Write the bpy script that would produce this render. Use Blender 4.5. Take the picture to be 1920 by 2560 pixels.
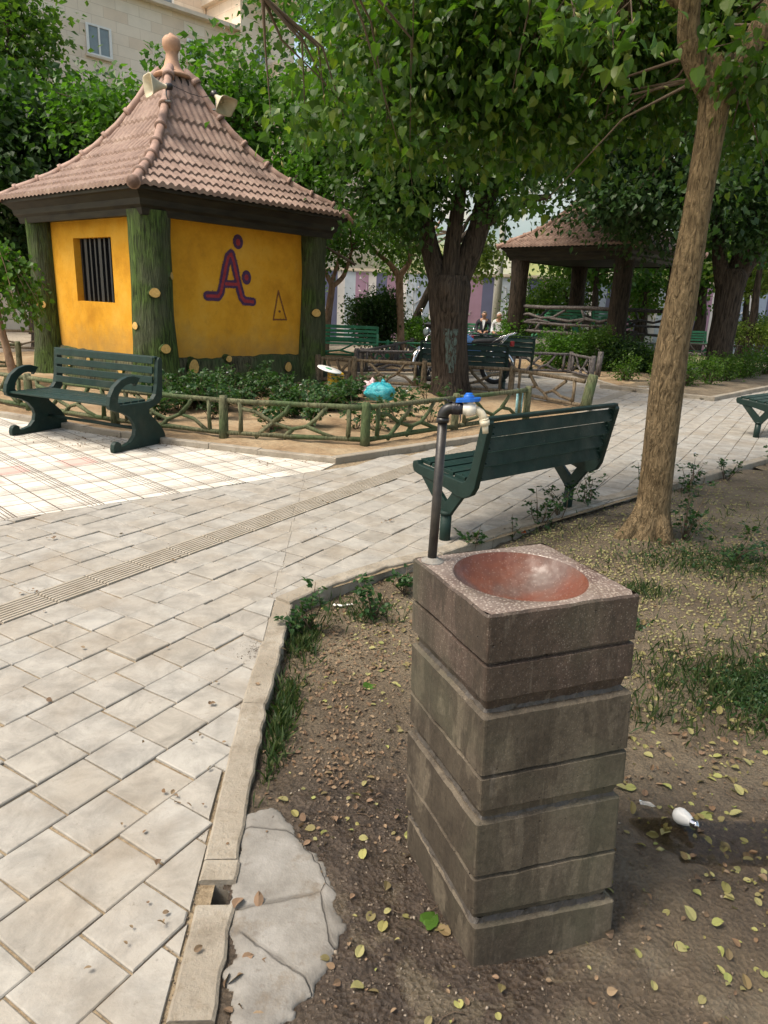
import bpy, bmesh, math, random
import numpy as np
from mathutils import Vector, Matrix, noise
S=bpy.context.scene; COL=S.collection
for o in list(bpy.data.objects): bpy.data.objects.remove(o,do_unlink=True)
rnd=random.Random(7); nrg=np.random.default_rng(11)
PI=math.pi
# ------------------------------------------------------------ camera, sky, sun, exposure
CAMH=1.55; PITCH=0.29392; ROLL=0.041773; FPX=1749.6
cF=Vector((0,math.cos(PITCH),-math.sin(PITCH))); U0=Vector((0,math.sin(PITCH),math.cos(PITCH))); R0=Vector((1,0,0))
cR=R0*math.cos(ROLL)+U0*math.sin(ROLL); cU=U0*math.cos(ROLL)-R0*math.sin(ROLL)
cam=bpy.data.cameras.new('camera'); co=bpy.data.objects.new('camera',cam); COL.objects.link(co)
m=Matrix((cR,cU,-cF)).transposed().to_4x4(); m.translation=Vector((0,0,CAMH)); co.matrix_world=m
cam.sensor_fit='VERTICAL'; cam.sensor_height=36; cam.lens=36*FPX/2560; cam.clip_start=.05; cam.clip_end=500
S.camera=co
SUN_AZ=math.atan2(-1,-.42); SUN_EL=math.radians(60)
w=bpy.data.worlds.new('World'); S.world=w; w.use_nodes=True
nt=w.node_tree; sky=nt.nodes.new('ShaderNodeTexSky'); sky.sky_type='NISHITA'; sky.sun_disc=False
sky.sun_elevation=SUN_EL; sky.sun_rotation=SUN_AZ; sky.air_density=1.0; sky.dust_density=3; sky.ozone_density=.5
mxs=nt.nodes.new('ShaderNodeMix'); mxs.data_type='RGBA'; mxs.blend_type='MULTIPLY'; mxs.inputs[0].default_value=1; mxs.inputs[7].default_value=(1.0,.90,.74,1); nt.links.new(sky.outputs[0],mxs.inputs[6]); nt.links.new(mxs.outputs[2],nt.nodes['Background'].inputs[0]); nt.nodes['Background'].inputs[1].default_value=.15
sl=bpy.data.lights.new('sun','SUN'); sl.energy=1.7; sl.angle=math.radians(17); sl.color=(1,.95,.86)
so=bpy.data.objects.new('sun',sl); COL.objects.link(so)
sd=Vector((math.sin(SUN_AZ)*math.cos(SUN_EL),math.cos(SUN_AZ)*math.cos(SUN_EL),math.sin(SUN_EL)))
so.rotation_euler=(-sd).to_track_quat('-Z','Y').to_euler()
S.view_settings.view_transform='Standard'; S.view_settings.look='None'; S.view_settings.exposure=1.12; S.view_settings.gamma=1
S.render.engine='CYCLES'; S.cycles.max_bounces=7; S.cycles.transparent_max_bounces=8
# pixel of the photograph -> point on the ground (z) or at a distance Y
def ray(q): return cF+cR*((q[0]-960)/FPX)-cU*((q[1]-1280)/FPX)
def G(px,py,z=0.):
    d=ray((px,py)); t=(z-CAMH)/d.z; return Vector((d.x*t,d.y*t,z))
def AT(px,py,Y):
    d=ray((px,py)); t=Y/d.y; return Vector((d.x*t,Y,CAMH+d.z*t))
# ------------------------------------------------------------ helpers
class MB:
    def __init__(s): s.v=[]; s.f=[]; s.sm=[]
    def add(s,vs,fs,smooth=False):
        b=len(s.v); s.v+=[tuple(v) for v in vs]; s.f+=[tuple(i+b for i in f) for f in fs]; s.sm+=[smooth]*len(fs); return s
    def box(s,c,sz,rot=None,bev=0):
        x,y,z=[a/2 for a in sz]; P=[]
        for i in (-1,1):
            for j in (-1,1):
                for k in (-1,1): P.append(Vector((i*x,j*y,k*z)))
        if rot is not None:
            if isinstance(rot,(int,float)): rot=Matrix.Rotation(rot,3,'Z')
            P=[rot@p for p in P]
        c=Vector(c); P=[p+c for p in P]
        return s.add(P,[(0,1,3,2),(4,6,7,5),(0,4,5,1),(2,3,7,6),(0,2,6,4),(1,5,7,3)])
    def tube(s,pts,rad,seg=8,caps=True,jit=0,flat=1.0):
        pts=[Vector(p) for p in pts]; n=len(pts)
        if isinstance(rad,(int,float)): rad=[rad]*n
        t0=(pts[1]-pts[0]).normalized(); up=Vector((0,0,1)) if abs(t0.z)<.9 else Vector((1,0,0))
        X=t0.cross(up).normalized(); V=[];F=[]
        for i,p in enumerate(pts):
            t=(pts[min(i+1,n-1)]-pts[max(i-1,0)]).normalized()
            X=(X-t*X.dot(t)).normalized(); Y=t.cross(X)
            for k in range(seg):
                a=2*PI*k/seg; r=rad[i]*(1+(jit*(noise.noise(Vector((math.cos(a)*1.7,math.sin(a)*1.7,i*.35+p.x*3)))) if jit else 0))
                V.append(p+X*(math.cos(a)*r)+Y*(math.sin(a)*r*flat))
        for i in range(n-1):
            for k in range(seg):
                a=i*seg+k;b=i*seg+(k+1)%seg; F.append((a,b,b+seg,a+seg))
        if caps: F.append(tuple(range(seg-1,-1,-1))); F.append(tuple((n-1)*seg+k for k in range(seg)))
        return s.add(V,F,True)
    def lathe(s,prof,c=(0,0,0),seg=24,M=None):
        V=[];F=[];c=Vector(c)
        for r,z in prof:
            for k in range(seg):
                a=2*PI*k/seg; p=Vector((r*math.cos(a),r*math.sin(a),z)); V.append((M@p if M else p)+c)
        for i in range(len(prof)-1):
            for k in range(seg):
                a=i*seg+k;b=i*seg+(k+1)%seg; F.append((a,b,b+seg,a+seg))
        F.append(tuple(range(seg-1,-1,-1))); F.append(tuple((len(prof)-1)*seg+k for k in range(seg)))
        return s.add(V,F,True)
    def ext(s,poly,th,fn):
        n=len(poly); V=[fn(a,b,-th/2) for a,b in poly]+[fn(a,b,th/2) for a,b in poly]
        return s.add(V,[tuple(range(n-1,-1,-1)),tuple(range(n,2*n))]+[(i,(i+1)%n,n+(i+1)%n,n+i) for i in range(n)])
    def ball(s,c,r,seg=10,rings=7,jit=0,sd=0):
        if not isinstance(r,(tuple,list)): r=(r,r,r)
        V=[];F=[];c=Vector(c)
        for i in range(rings+1):
            t=PI*i/rings
            for k in range(seg):
                a=2*PI*k/seg; d=Vector((math.sin(t)*math.cos(a),math.sin(t)*math.sin(a),math.cos(t)))
                q=1+(jit*noise.noise(d*2.2+Vector((sd,sd*.7,0))) if jit else 0)
                V.append(c+Vector((d.x*r[0]*q,d.y*r[1]*q,d.z*r[2]*q)))
        for i in range(rings):
            for k in range(seg):
                a=i*seg+k;b=i*seg+(k+1)%seg; F.append((a+seg,b+seg,b,a))
        return s.add(V,F,True)
def obj(name,mb,mat,parent=None,bev=0,loc=None,rz=0):
    me=bpy.data.meshes.new(name); me.from_pydata(mb.v,[],mb.f); me.update()
    me.polygons.foreach_set('use_smooth',mb.sm)
    o=bpy.data.objects.new(name,me); COL.objects.link(o); me.materials.append(mat)
    if bev:
        b=o.modifiers.new('b','BEVEL'); b.width=bev; b.segments=2; b.limit_method='ANGLE'; b.angle_limit=math.radians(40)
    if parent: o.parent=parent
    if loc: o.location=loc
    o.rotation_euler.z=rz
    return o
def tag(o,label,cat,group=None):
    o['label']=label; o['category']=cat
    if group: o['group']=group
    return o
def thing(name,label,cat,loc=(0,0,0),rz=0,group=None):
    o=bpy.data.objects.new(name,None); COL.objects.link(o); o.location=loc; o.rotation_euler=(0,0,rz); o.empty_display_size=.1
    return tag(o,label,cat,group)
def struct(o,kind='structure'): o['kind']=kind; return o
def npmesh(name,V,F,mat,parent=None,smooth=False,k=4):
    V=np.asarray(V,np.float32); F=np.asarray(F,np.int32)
    me=bpy.data.meshes.new(name); me.vertices.add(len(V)); me.vertices.foreach_set('co',V.ravel())
    me.loops.add(F.size); me.loops.foreach_set('vertex_index',F.ravel())
    me.polygons.add(len(F)); me.polygons.foreach_set('loop_start',np.arange(0,F.size,F.shape[1],dtype=np.int32)); 
    me.polygons.foreach_set('use_smooth',np.full(len(F),smooth)); me.update(calc_edges=True); me.validate()
    o=bpy.data.objects.new(name,me); COL.objects.link(o); me.materials.append(mat)
    if parent: o.parent=parent
    return o
def copy_tree(o,parent=None):
    c=o.copy(); COL.objects.link(c)
    if parent: c.parent=parent
    for ch in list(o.children): copy_tree(ch,c)
    return c
# ------------------------------------------------------------ materials
class NM:
    def __init__(s,name,rough=.7,col=(.5,.5,.5),spec=.5,metal=0):
        s.m=bpy.data.materials.new(name); s.m.use_nodes=True; s.t=s.m.node_tree; s.b=s.t.nodes['Principled BSDF']
        s.b.inputs['Roughness'].default_value=rough; s.b.inputs['Base Color'].default_value=(*col,1); s.b.inputs['Specular IOR Level'].default_value=spec
        s.b.inputs['Metallic'].default_value=metal
        s.geo=s.t.nodes.new('ShaderNodeNewGeometry'); s.tc=s.t.nodes.new('ShaderNodeTexCoord')
    def n(s,t,**k):
        x=s.t.nodes.new(t)
        for a,b in k.items(): setattr(x,a,b)
        return x
    def l(s,a,b): s.t.links.new(a,b)
    def co(s,sc=(1,1,1),obj=False,rot=0):
        mp=s.n('ShaderNodeMapping'); mp.inputs['Scale'].default_value=sc; mp.inputs['Rotation'].default_value=(0,0,rot)
        s.l(s.tc.outputs['Object'] if obj else s.geo.outputs['Position'],mp.inputs[0]); return mp.outputs[0]
    def noise(s,scale,detail=4,rough=.55,vec=None,dist=0):
        x=s.n('ShaderNodeTexNoise'); x.inputs['Scale'].default_value=scale; x.inputs['Detail'].default_value=detail; x.inputs['Roughness'].default_value=rough; x.inputs['Distortion'].default_value=dist
        s.l(vec if vec else s.geo.outputs['Position'],x.inputs['Vector']); return x.outputs[0]
    def voro(s,scale,vec=None,feature='F1',out='Distance'):
        x=s.n('ShaderNodeTexVoronoi',feature=feature); x.inputs['Scale'].default_value=scale
        s.l(vec if vec else s.geo.outputs['Position'],x.inputs['Vector']); return x.outputs[out]
    def ramp(s,fac,stops):
        r=s.n('ShaderNodeValToRGB'); e=r.color_ramp.elements
        while len(e)<len(stops): e.new(.5)
        for el,(p,c) in zip(e,stops):
            el.position=p; el.color=(*c,1) if isinstance(c,(tuple,list)) else (c,c,c,1)
        s.l(fac,r.inputs[0]); return r.outputs[0]
    def mix(s,fac,a,b,mode='MIX'):
        x=s.n('ShaderNodeMix',data_type='RGBA',blend_type=mode)
        for i,v in ((0,fac),(6,a),(7,b)):
            if isinstance(v,(int,float)): 
                x.inputs[i].default_value=v if i==0 else (v,v,v,1)
            elif isinstance(v,tuple): x.inputs[i].default_value=(*v,1)
            else: s.l(v,x.inputs[i])
        return x.outputs[2]
    def math(s,op,a,b=0.,c=None,clamp=False):
        x=s.n('ShaderNodeMath',operation=op); x.use_clamp=clamp
        for i,v in enumerate((a,b) if c is None else (a,b,c)):
            if isinstance(v,(int,float)): x.inputs[i].default_value=v
            else: s.l(v,x.inputs[i])
        return x.outputs[0]
    def col(s,c): s.l(c,s.b.inputs['Base Color']); return s
    def rough(s,c): s.l(c,s.b.inputs['Roughness']); return s
    def bump(s,h,dist=.01,strength=1):
        b=s.n('ShaderNodeBump'); b.inputs['Distance'].default_value=dist; b.inputs['Strength'].default_value=strength
        s.l(h,b.inputs['Height']); 
        if s.b.inputs['Normal'].links: s.l(s.b.inputs['Normal'].links[0].from_socket,b.inputs['Normal'])
        s.l(b.outputs[0],s.b.inputs['Normal']); return s
    def sphmask(s,x,y,r0,r1,sx=1,sy=1,nz=.0,nsc=5):
        """1 inside r0, 0 outside r1 round a world point"""
        mp=s.n('ShaderNodeMapping'); mp.inputs['Location'].default_value=(-x*sx,-y*sy,0); mp.inputs['Scale'].default_value=(sx,sy,0); s.l(s.geo.outputs['Position'],mp.inputs[0])
        ln=s.n('ShaderNodeVectorMath',operation='LENGTH'); s.l(mp.outputs[0],ln.inputs[0]); d=ln.outputs['Value']
        if nz: d=s.math('ADD',d,s.math('MULTIPLY',s.math('SUBTRACT',s.noise(nsc,5,.6),.5),nz))
        mr=s.n('ShaderNodeMapRange'); mr.inputs[1].default_value=r0; mr.inputs[2].default_value=r1; mr.inputs[3].default_value=1; mr.inputs[4].default_value=0; s.l(d,mr.inputs[0]); return mr.outputs[0]
def plain(name,col,rough=.5,var=.15,sc=12,bump=.0,spec=.5,metal=0,bsc=60):
    m=NM(name,rough,col,spec,metal)
    if var: 
        a=m.ramp(m.noise(sc,5,.6),[(.3,tuple(c*(1-var) for c in col)),(.7,tuple(min(1,c*(1+var)) for c in col))]); m.col(a)
        m.rough(m.math('ADD',m.math('MULTIPLY',m.math('SUBTRACT',m.noise(sc*2,3),.5),.25),rough))
    if bump: m.bump(m.noise(bsc,4,.6),bump)
    return m.m
def leafmat(name,cols,trans=.45,rough=.42,var=3.0):
    m=NM(name,rough)
    r=m.geo.outputs['Random Per Island']; c=m.ramp(r,[(i/(len(cols)-1),k) for i,k in enumerate(cols)])
    n=m.noise(var,2); c=m.mix(m.math('MULTIPLY',n,.5),c,tuple(k*.55 for k in cols[0]))
    m.col(c); m.b.inputs['Specular IOR Level'].default_value=.35
    tr=m.n('ShaderNodeBsdfTranslucent'); c2=m.mix(1.0,c,(1.0,1.25,.35),'MULTIPLY'); m.l(c2,tr.inputs[0])
    mx=m.n('ShaderNodeMixShader'); mx.inputs[0].default_value=trans; m.l(m.b.outputs[0],mx.inputs[1]); m.l(tr.outputs[0],mx.inputs[2])
    m.l(mx.outputs[0],m.t.nodes['Material Output'].inputs[0]); return m.m
def barkmat(name,c1,c2,streak=(22,22,3.5),depth=.02,obj=False,c3=None):
    m=NM(name,.85,spec=.2)
    v=m.co(streak,obj); n=m.noise(1,5,.6,v,dist=.8); big=m.noise(1.6,3)
    c=m.ramp(n,[(.32,c1),(.6,c2)]); 
    if c3: c=m.mix(m.ramp(big,[(.45,0.),(.6,1.)]),c,m.ramp(n,[(.3,tuple(k*.5 for k in c3)),(.6,c3)]))
    m.col(c); m.bump(n,depth); return m.m
M={}
def mk():
    # path tiles
    m=NM('concrete_tile',.8,spec=.3); r=m.geo.outputs['Random Per Island']
    base=m.ramp(r,[(0,(.335,.312,.27)),(.3,(.36,.338,.298)),(.6,(.36,.345,.312)),(.85,(.38,.365,.33)),(1,(.355,.328,.282))])
    st=m.ramp(m.noise(7,8,.72,dist=.5),[(.38,1.),(.64,.58)]); c=m.mix(.8,base,st,'MULTIPLY')
    c=m.mix(m.ramp(m.noise(2.2,5,.6),[(.48,0.),(.72,.5)]),c,(.24,.195,.14)); c=m.mix(m.math('MULTIPLY',m.ramp(m.noise(38,6,.8),[(.58,0.),(.68,1.)]),m.ramp(m.noise(5,3),[(.45,0.),(.6,.6)])),c,(.15,.125,.095))
    sp=m.ramp(m.voro(16),[(.03,.5),(.09,1.)]); c=m.mix(m.ramp(m.noise(3,2),[(.5,0.),(.6,.8)]),c,m.mix(1.,c,sp,'MULTIPLY'))
    m.col(c); m.bump(m.noise(90,5,.7),.0015); m.bump(m.noise(12,4),.003); M['tile']=m.m
    m=NM('tactile_tile',.8,spec=.3); c=m.ramp(m.noise(9,6,.7),[(.35,(.29,.255,.20)),(.65,(.36,.325,.27))]); m.col(c); m.bump(m.noise(90,4),.0015); M['tactile']=m.m
    m=NM('joint_sand',.95,spec=.1); c=m.ramp(m.noise(40,6,.75),[(.35,(.15,.115,.075)),(.6,(.30,.24,.16))]); m.col(c); m.bump(m.noise(150,3),.004); M['sand']=m.m
    # plaza
    m=NM('plaza_tile',.6,spec=.4); v=m.co((1,1,1),rot=math.radians(44))
    sp=m.n('ShaderNodeSeparateXYZ'); m.l(v,sp.inputs[0])
    def lines(ax,off,period,wd):
        f=m.math('ABSOLUTE',m.math('SUBTRACT',m.math('FRACT',m.math('DIVIDE',m.math('ADD',ax,off+100),period)),.5)); return m.math('LESS_THAN',f,wd/period/2)
    L=None
    for ax in (sp.outputs[0],sp.outputs[1]):
        for off,per,wd in ((0,.30,.011),(.12,.30,.006),(.17,.60,.008),(.20,.60,.008),(.23,.60,.008)):
            k=lines(ax,off,per,wd); L=k if L is None else m.math('MAXIMUM',L,k)
    w1=m.ramp(m.noise(5,6,.6),[(.35,(.52,.48,.41)),(.6,(.66,.63,.56))])
    # a row of pink tiles
    fx=m.math('FLOOR',m.math('DIVIDE',sp.outputs[0],.30)); fy=m.math('FLOOR',m.math('DIVIDE',sp.outputs[1],.30))
    s1=m.math('ABSOLUTE',m.math('SUBTRACT',m.math('ADD',fx,fy),2.)); 
    cmb=m.n('ShaderNodeCombineXYZ'); m.l(fx,cmb.inputs[0]); m.l(fy,cmb.inputs[1]); wn=m.n('ShaderNodeTexWhiteNoise'); m.l(cmb.outputs[0],wn.inputs[0])
    c=m.mix(m.math('MULTIPLY',m.math('GREATER_THAN',wn.outputs[0],.955),.75),w1,(.62,.38,.33))
    c=m.mix(.5,c,m.ramp(m.noise(1.3,3),[(.4,.8),(.6,1.)]),'MULTIPLY')
    c=m.mix(L,c,(.13,.105,.08)); m.col(c); m.bump(m.math('SUBTRACT',1.,L),.004); M['plaza']=m.m
    m=NM('kerb_stone',.85,spec=.25); c=m.ramp(m.noise(6,9,.72),[(.3,(.20,.17,.13)),(.52,(.33,.295,.24)),(.75,(.43,.40,.345))]); c=m.mix(m.ramp(m.noise(25,5,.7),[(.55,0.),(.7,.5)]),c,(.18,.14,.09)); c=m.mix(m.ramp(m.noise(3,6,.7),[(.5,0.),(.62,.5)]),c,(.19,.155,.11)); m.col(c); m.bump(m.noise(35,7,.75),.010); M['kerb']=m.m
    # near soil
    m=NM('bed_soil',.95,spec=.5)
    n1=m.noise(2.2,8,.65); n2=m.noise(28,7,.72); n3=m.noise(95,5,.7)
    dry=m.ramp(n1,[(.35,(.135,.102,.066)),(.55,(.215,.17,.112)),(.7,(.30,.245,.165))])
    wet=m.ramp(n2,[(.3,(.040,.028,.020)),(.65,(.105,.077,.056))])
    w1=m.sphmask(.1,1.55,.35,1.0,1,.9,.55,3); w2=m.sphmask(1.25,1.75,.25,.75,.8,1.2,.5,4); wm=m.math('MAXIMUM',w1,m.math('MULTIPLY',w2,.6))
    pale=m.math('MULTIPLY',m.ramp(m.noise(4.5,6,.65),[(.52,0.),(.6,1.)]),m.sphmask(.6,1.15,.5,.85,.8,1.2))
    c=m.mix(wm,dry,wet); c=m.mix(m.math('MULTIPLY',pale,.8),c,(.20,.165,.115)); c=m.mix(.45,c,m.ramp(n2,[(.3,.45),(.6,1.1)]),'MULTIPLY')
    c=m.mix(m.math('MULTIPLY',m.ramp(n3,[(.55,0.),(.7,1.)]),.3),c,(.27,.21,.14)); m.col(c)
    m.rough(m.math('SUBTRACT',.97,m.math('MULTIPLY',wm,m.ramp(m.noise(9,5,.7),[(.4,.35),(.62,.8)]))))
    m.bump(n2,.035); m.bump(n3,.012); m.bump(m.voro(70),.006); M['soil']=m.m
    m=NM('dry_soil',.95,spec=.1); n1=m.noise(1.3,8,.7); c=m.ramp(n1,[(.3,(.20,.13,.075)),(.5,(.33,.24,.145)),(.7,(.44,.35,.23))]); c=m.mix(.5,c,m.ramp(m.noise(16,6,.7),[(.3,.5),(.6,1.1)]),'MULTIPLY'); m.col(c); m.bump(m.noise(20,7,.7),.03); M['dsoil']=m.m
    m=NM('far_ground',.95,spec=.1); c=m.ramp(m.noise(.5,7,.6),[(.38,(.10,.16,.035)),(.5,(.30,.27,.14)),(.62,(.40,.34,.22))]); m.col(c); m.bump(m.noise(9,5),.03); M['fground']=m.m
    m=NM('far_paving',.85,spec=.2); v=m.co((1,1,1),rot=math.radians(31)); b=m.n('ShaderNodeTexBrick'); b.offset=.5
    b.inputs['Scale'].default_value=1; b.inputs['Brick Width'].default_value=.22; b.inputs['Row Height'].default_value=.2; b.inputs['Mortar Size'].default_value=.008
    for i,cc in ((1,(.44,.385,.31)),(2,(.36,.31,.25)),(3,(.15,.12,.09))): b.inputs[i].default_value=(*cc,1)
    m.l(v,b.inputs['Vector']); c=m.mix(.5,b.outputs[0],m.ramp(m.noise(1.5,5),[(.35,.65),(.6,1.)]),'MULTIPLY'); m.col(c); M['fpave']=m.m
    m=NM('cement_patch',.7,spec=.3); c=m.ramp(m.noise(6,8,.7),[(.3,(.15,.14,.125)),(.5,(.215,.205,.185)),(.72,(.29,.28,.26))]); c=m.mix(m.ramp(m.noise(30,4),[(.62,0.),(.72,.6)]),c,(.14,.12,.10)); m.col(c); ck=m.voro(2.6,m.co((1,1,1)),'DISTANCE_TO_EDGE'); cl=m.ramp(m.math('ADD',ck,m.math('MULTIPLY',m.noise(14,4),.02)),[(.012,0.),(.022,1.)]); c=m.mix(m.math('MULTIPLY',m.math('SUBTRACT',1.,cl),.5),c,(.05,.042,.034)); c=m.mix(m.ramp(m.noise(8,7,.75),[(.54,0.),(.66,.6)]),c,(.15,.12,.085)); m.col(c); m.bump(m.math('MINIMUM',cl,m.noise(10,5,.6)),.006); m.bump(m.noise(160,3),.0008); M['cement']=m.m
    # fountain concrete
    def fconc(name,cl,ch,agg,rough):
        m=NM(name,rough,spec=.35)
        c=m.ramp(m.noise(4.5,6,.6),[(.3,cl),(.7,ch)])
        sp=m.voro(150,m.co((1,1,1))); c=m.mix(m.math('MULTIPLY',m.ramp(sp,[(.12,1.),(.32,0.)]),agg),c,(.42,.37,.32))
        pit=m.ramp(m.voro(34),[(.05,1.),(.10,0.)]); pit=m.math('MULTIPLY',pit,m.ramp(m.noise(6,2),[(.5,0.),(.6,1.)]))
        c=m.mix(m.math('MULTIPLY',pit,.7),c,(.03,.025,.02))
        sn=m.n('ShaderNodeSeparateXYZ'); m.l(m.geo.outputs['Normal'],sn.inputs[0]); wet=m.math('MULTIPLY',m.ramp(m.math('MULTIPLY',sn.outputs[0],-1.),[(.5,0.),(.8,1.)]),m.ramp(m.noise(1,5,.6,m.co((7,7,3)),dist=.7),[(.46,0.),(.49,.62)])); c=m.mix(wet,c,(.030,.023,.016))
    # water stains running down
        st=m.noise(1,6,.62,m.co((9,9,2.2)),dist=.5); c=m.mix(m.math('MULTIPLY',m.ramp(st,[(.50,0.),(.53,1.)]),.42),c,(.034,.026,.019)); c=m.mix(m.ramp(m.noise(1,5,.7,m.co((30,30,5))),[(.60,0.),(.72,.45)]),c,(.23,.195,.155)); c=m.mix(1.,c,m.ramp(m.noise(60,5,.8),[(.3,.6),(.6,1.1)]),'MULTIPLY')
        gr=m.ramp(m.noise(2.5,3),[(.5,0.),(.7,.3)]); c=m.mix(gr,c,(.10,.115,.07))
        m.col(c); m.bump(m.noise(160,4,.7),.0012); m.bump(m.math('SUBTRACT',1.,pit),.004); m.bump(m.noise(11,3),.003); return m
    M['fconc']=fconc('fountain_concrete',(.068,.055,.039),(.150,.124,.090),.14,.72).m
    M['fred']=fconc('fountain_terrazzo',(.050,.034,.027),(.110,.080,.063),.32,.55).m
    m=NM('basin_top_terrazzo',.28,spec=.6); sp=m.voro(130); c=m.ramp(m.noise(6,4),[(.35,(.095,.060,.050)),(.65,(.22,.175,.15))]); c=m.mix(m.math('MULTIPLY',m.ramp(sp,[(.2,1.),(.45,0.)]),.6),c,(.5,.44,.38)); m.col(c); m.bump(m.noise(90,4),.0015)
    m.rough(m.ramp(m.noise(9,4),[(.4,.25),(.6,.6)])); M['ftop']=m.m
    m=NM('basin_bowl',.22,spec=.6); c=m.ramp(m.noise(3.2,4,.5,dist=.6),[(.3,(.075,.022,.011)),(.48,(.135,.042,.021)),(.56,(.10,.055,.042)),(.70,(.125,.098,.085))]); sp=m.voro(120); c=m.mix(m.math('MULTIPLY',m.ramp(sp,[(.1,1.),(.3,0.)]),.25),c,(.4,.3,.25)); m.col(c); m.rough(m.ramp(m.noise(14,4),[(.42,.4),(.6,.7)])); m.bump(m.voro(55,feature='SMOOTH_F1'),.002); M['bowl']=m.m
    M['green']=plain('bench_green_paint',(.006,.020,.015),.5,.35,14,.001,.25)
    M['gslat']=plain('bench_slat_paint',(.006,.026,.020),.46,.35,9,.001,.3)
    for nm,c1,c2 in (('green',(.006,.019,.015),(.010,.029,.024)),('gslat',(.006,.022,.018),(.010,.034,.028))):
        m=NM('bench_'+nm+'_worn_paint',.5,spec=.3); c=m.ramp(m.noise(12,5,.6),[(.3,c1),(.7,c2)]); c=m.mix(m.ramp(m.noise(1,6,.75,m.co((35,35,35))),[(.66,0.),(.70,.7)]),c,(.10,.115,.10)); c=m.mix(m.ramp(m.noise(5,6,.7),[(.55,0.),(.75,.35)]),c,(.085,.08,.06)); m.col(c); m.rough(m.ramp(m.noise(9,4),[(.3,.35),(.7,.65)])); m.bump(m.noise(70,3),.0015); M[nm]=m.m
    M['lgreen']=plain('faded_green_paint',(.035,.21,.10),.5,.3,6)
    M['yellow']=None
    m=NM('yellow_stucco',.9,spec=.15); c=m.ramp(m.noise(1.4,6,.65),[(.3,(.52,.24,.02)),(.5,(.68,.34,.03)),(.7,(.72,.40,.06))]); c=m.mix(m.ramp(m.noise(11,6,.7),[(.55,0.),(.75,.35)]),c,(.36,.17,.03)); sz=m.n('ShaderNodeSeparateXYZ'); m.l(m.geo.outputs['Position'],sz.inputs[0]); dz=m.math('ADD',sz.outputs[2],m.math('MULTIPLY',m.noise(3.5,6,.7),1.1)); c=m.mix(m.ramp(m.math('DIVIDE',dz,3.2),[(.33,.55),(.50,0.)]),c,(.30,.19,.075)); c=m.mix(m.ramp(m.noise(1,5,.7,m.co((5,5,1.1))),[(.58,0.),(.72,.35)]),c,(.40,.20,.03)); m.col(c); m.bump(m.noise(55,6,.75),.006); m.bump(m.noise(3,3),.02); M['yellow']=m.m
    M['bark_g']=barkmat('carved_green_bark',(.010,.012,.007),(.085,.135,.035),(30,30,3.6),.06,c3=(.085,.10,.055))
    M['bark_base']=barkmat('carved_mossy_base',(.010,.010,.007),(.12,.115,.065),(36,36,4),.03,c3=(.06,.09,.035))
    M['bark_gz']=barkmat('carved_brown_bark',(.006,.005,.004),(.050,.038,.027),(26,26,4),.03)
    M['bark_fg']=barkmat('pale_ridged_bark',(.072,.050,.026),(.29,.21,.118),(50,50,14),.05)
    M['bark_dk']=barkmat('dark_furrowed_bark',(.010,.008,.006),(.078,.060,.046),(28,28,3),.07)
    M['bark_sm']=barkmat('smooth_young_bark',(.15,.095,.06),(.33,.22,.15),(10,10,4),.01)
    M['log']=None
    m=NM('cut_log_face',.8); c=m.ramp(m.noise(30,4),[(.3,(.45,.27,.07)),(.7,(.62,.42,.14))]); m.col(c); M['log']=m.m
    M['fence_g']=barkmat('painted_log_green',(.03,.032,.018),(.17,.17,.10),(46,46,12),.01,c3=(.085,.12,.055))
    M['fence_b']=barkmat('log_brown',(.05,.038,.025),(.21,.165,.11),(40,40,12),.006)
    M['fence_k']=barkmat('log_grey',(.03,.027,.027),(.15,.135,.13),(40,40,12),.006)
    m=NM('fascia_brown',.6,spec=.3); c=m.ramp(m.noise(2.5,5,.6,m.co((1,1,6))),[(.3,(.006,.005,.004)),(.7,(.030,.026,.016))]); m.col(c); M['fascia']=m.m
    m=NM('roof_tile_clay',.7,spec=.25); c=m.ramp(m.noise(3.5,7,.7),[(.3,(.17,.115,.092)),(.5,(.26,.18,.145)),(.72,(.35,.26,.21))]); c=m.mix(m.ramp(m.noise(22,5,.7),[(.5,0.),(.72,.5)]),c,(.13,.085,.065)); m.col(c); m.bump(m.noise(60,4),.003); M['rtile']=m.m
    M['ridge']=plain('ridge_tile_clay',(.31,.20,.155),.65,.3,7,.002)
    M['terra']=plain('terracotta_finial',(.42,.25,.16),.7,.25,8,.002)
    M['dark']=plain('window_dark',(.008,.009,.014),.3,.2)
    M['bar']=plain('window_bar_metal',(.012,.014,.018),.4,.4,9)
    M['purple']=plain('purple_spray',(.07,.028,.085),.85,.3,20); M['redp']=plain('red_spray',(.30,.03,.04),.85,.25,25); M['brownp']=plain('brown_spray',(.20,.075,.02),.85,.3,25)
    m=NM('travertine_cladding',.75,spec=.25); b=m.n('ShaderNodeTexBrick'); v=m.tc.outputs['Object']
    mp=m.n('ShaderNodeCombineXYZ'); sp=m.n('ShaderNodeSeparateXYZ'); m.l(v,sp.inputs[0]); m.l(m.math('ADD',sp.outputs[0],sp.outputs[1]),mp.inputs[0]); m.l(sp.outputs[2],mp.inputs[1]); m.l(mp.outputs[0],b.inputs['Vector'])
    b.inputs['Scale'].default_value=1; b.inputs['Brick Width'].default_value=.9; b.inputs['Row Height'].default_value=.36; b.inputs['Mortar Size'].default_value=.006; b.inputs['Bias'].default_value=.1
    for i,cc in ((1,(.70,.57,.44)),(2,(.78,.69,.57)),(3,(.52,.43,.33))): b.inputs[i].default_value=(*cc,1)
    c=m.mix(.35,b.outputs[0],m.ramp(m.noise(1.2,7,.65,v),[(.35,.7),(.6,1.)]),'MULTIPLY'); m.col(c); M['trav']=m.m
    M['stone']=plain('pale_stone_trim',(.60,.52,.42),.7,.1,3)
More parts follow.
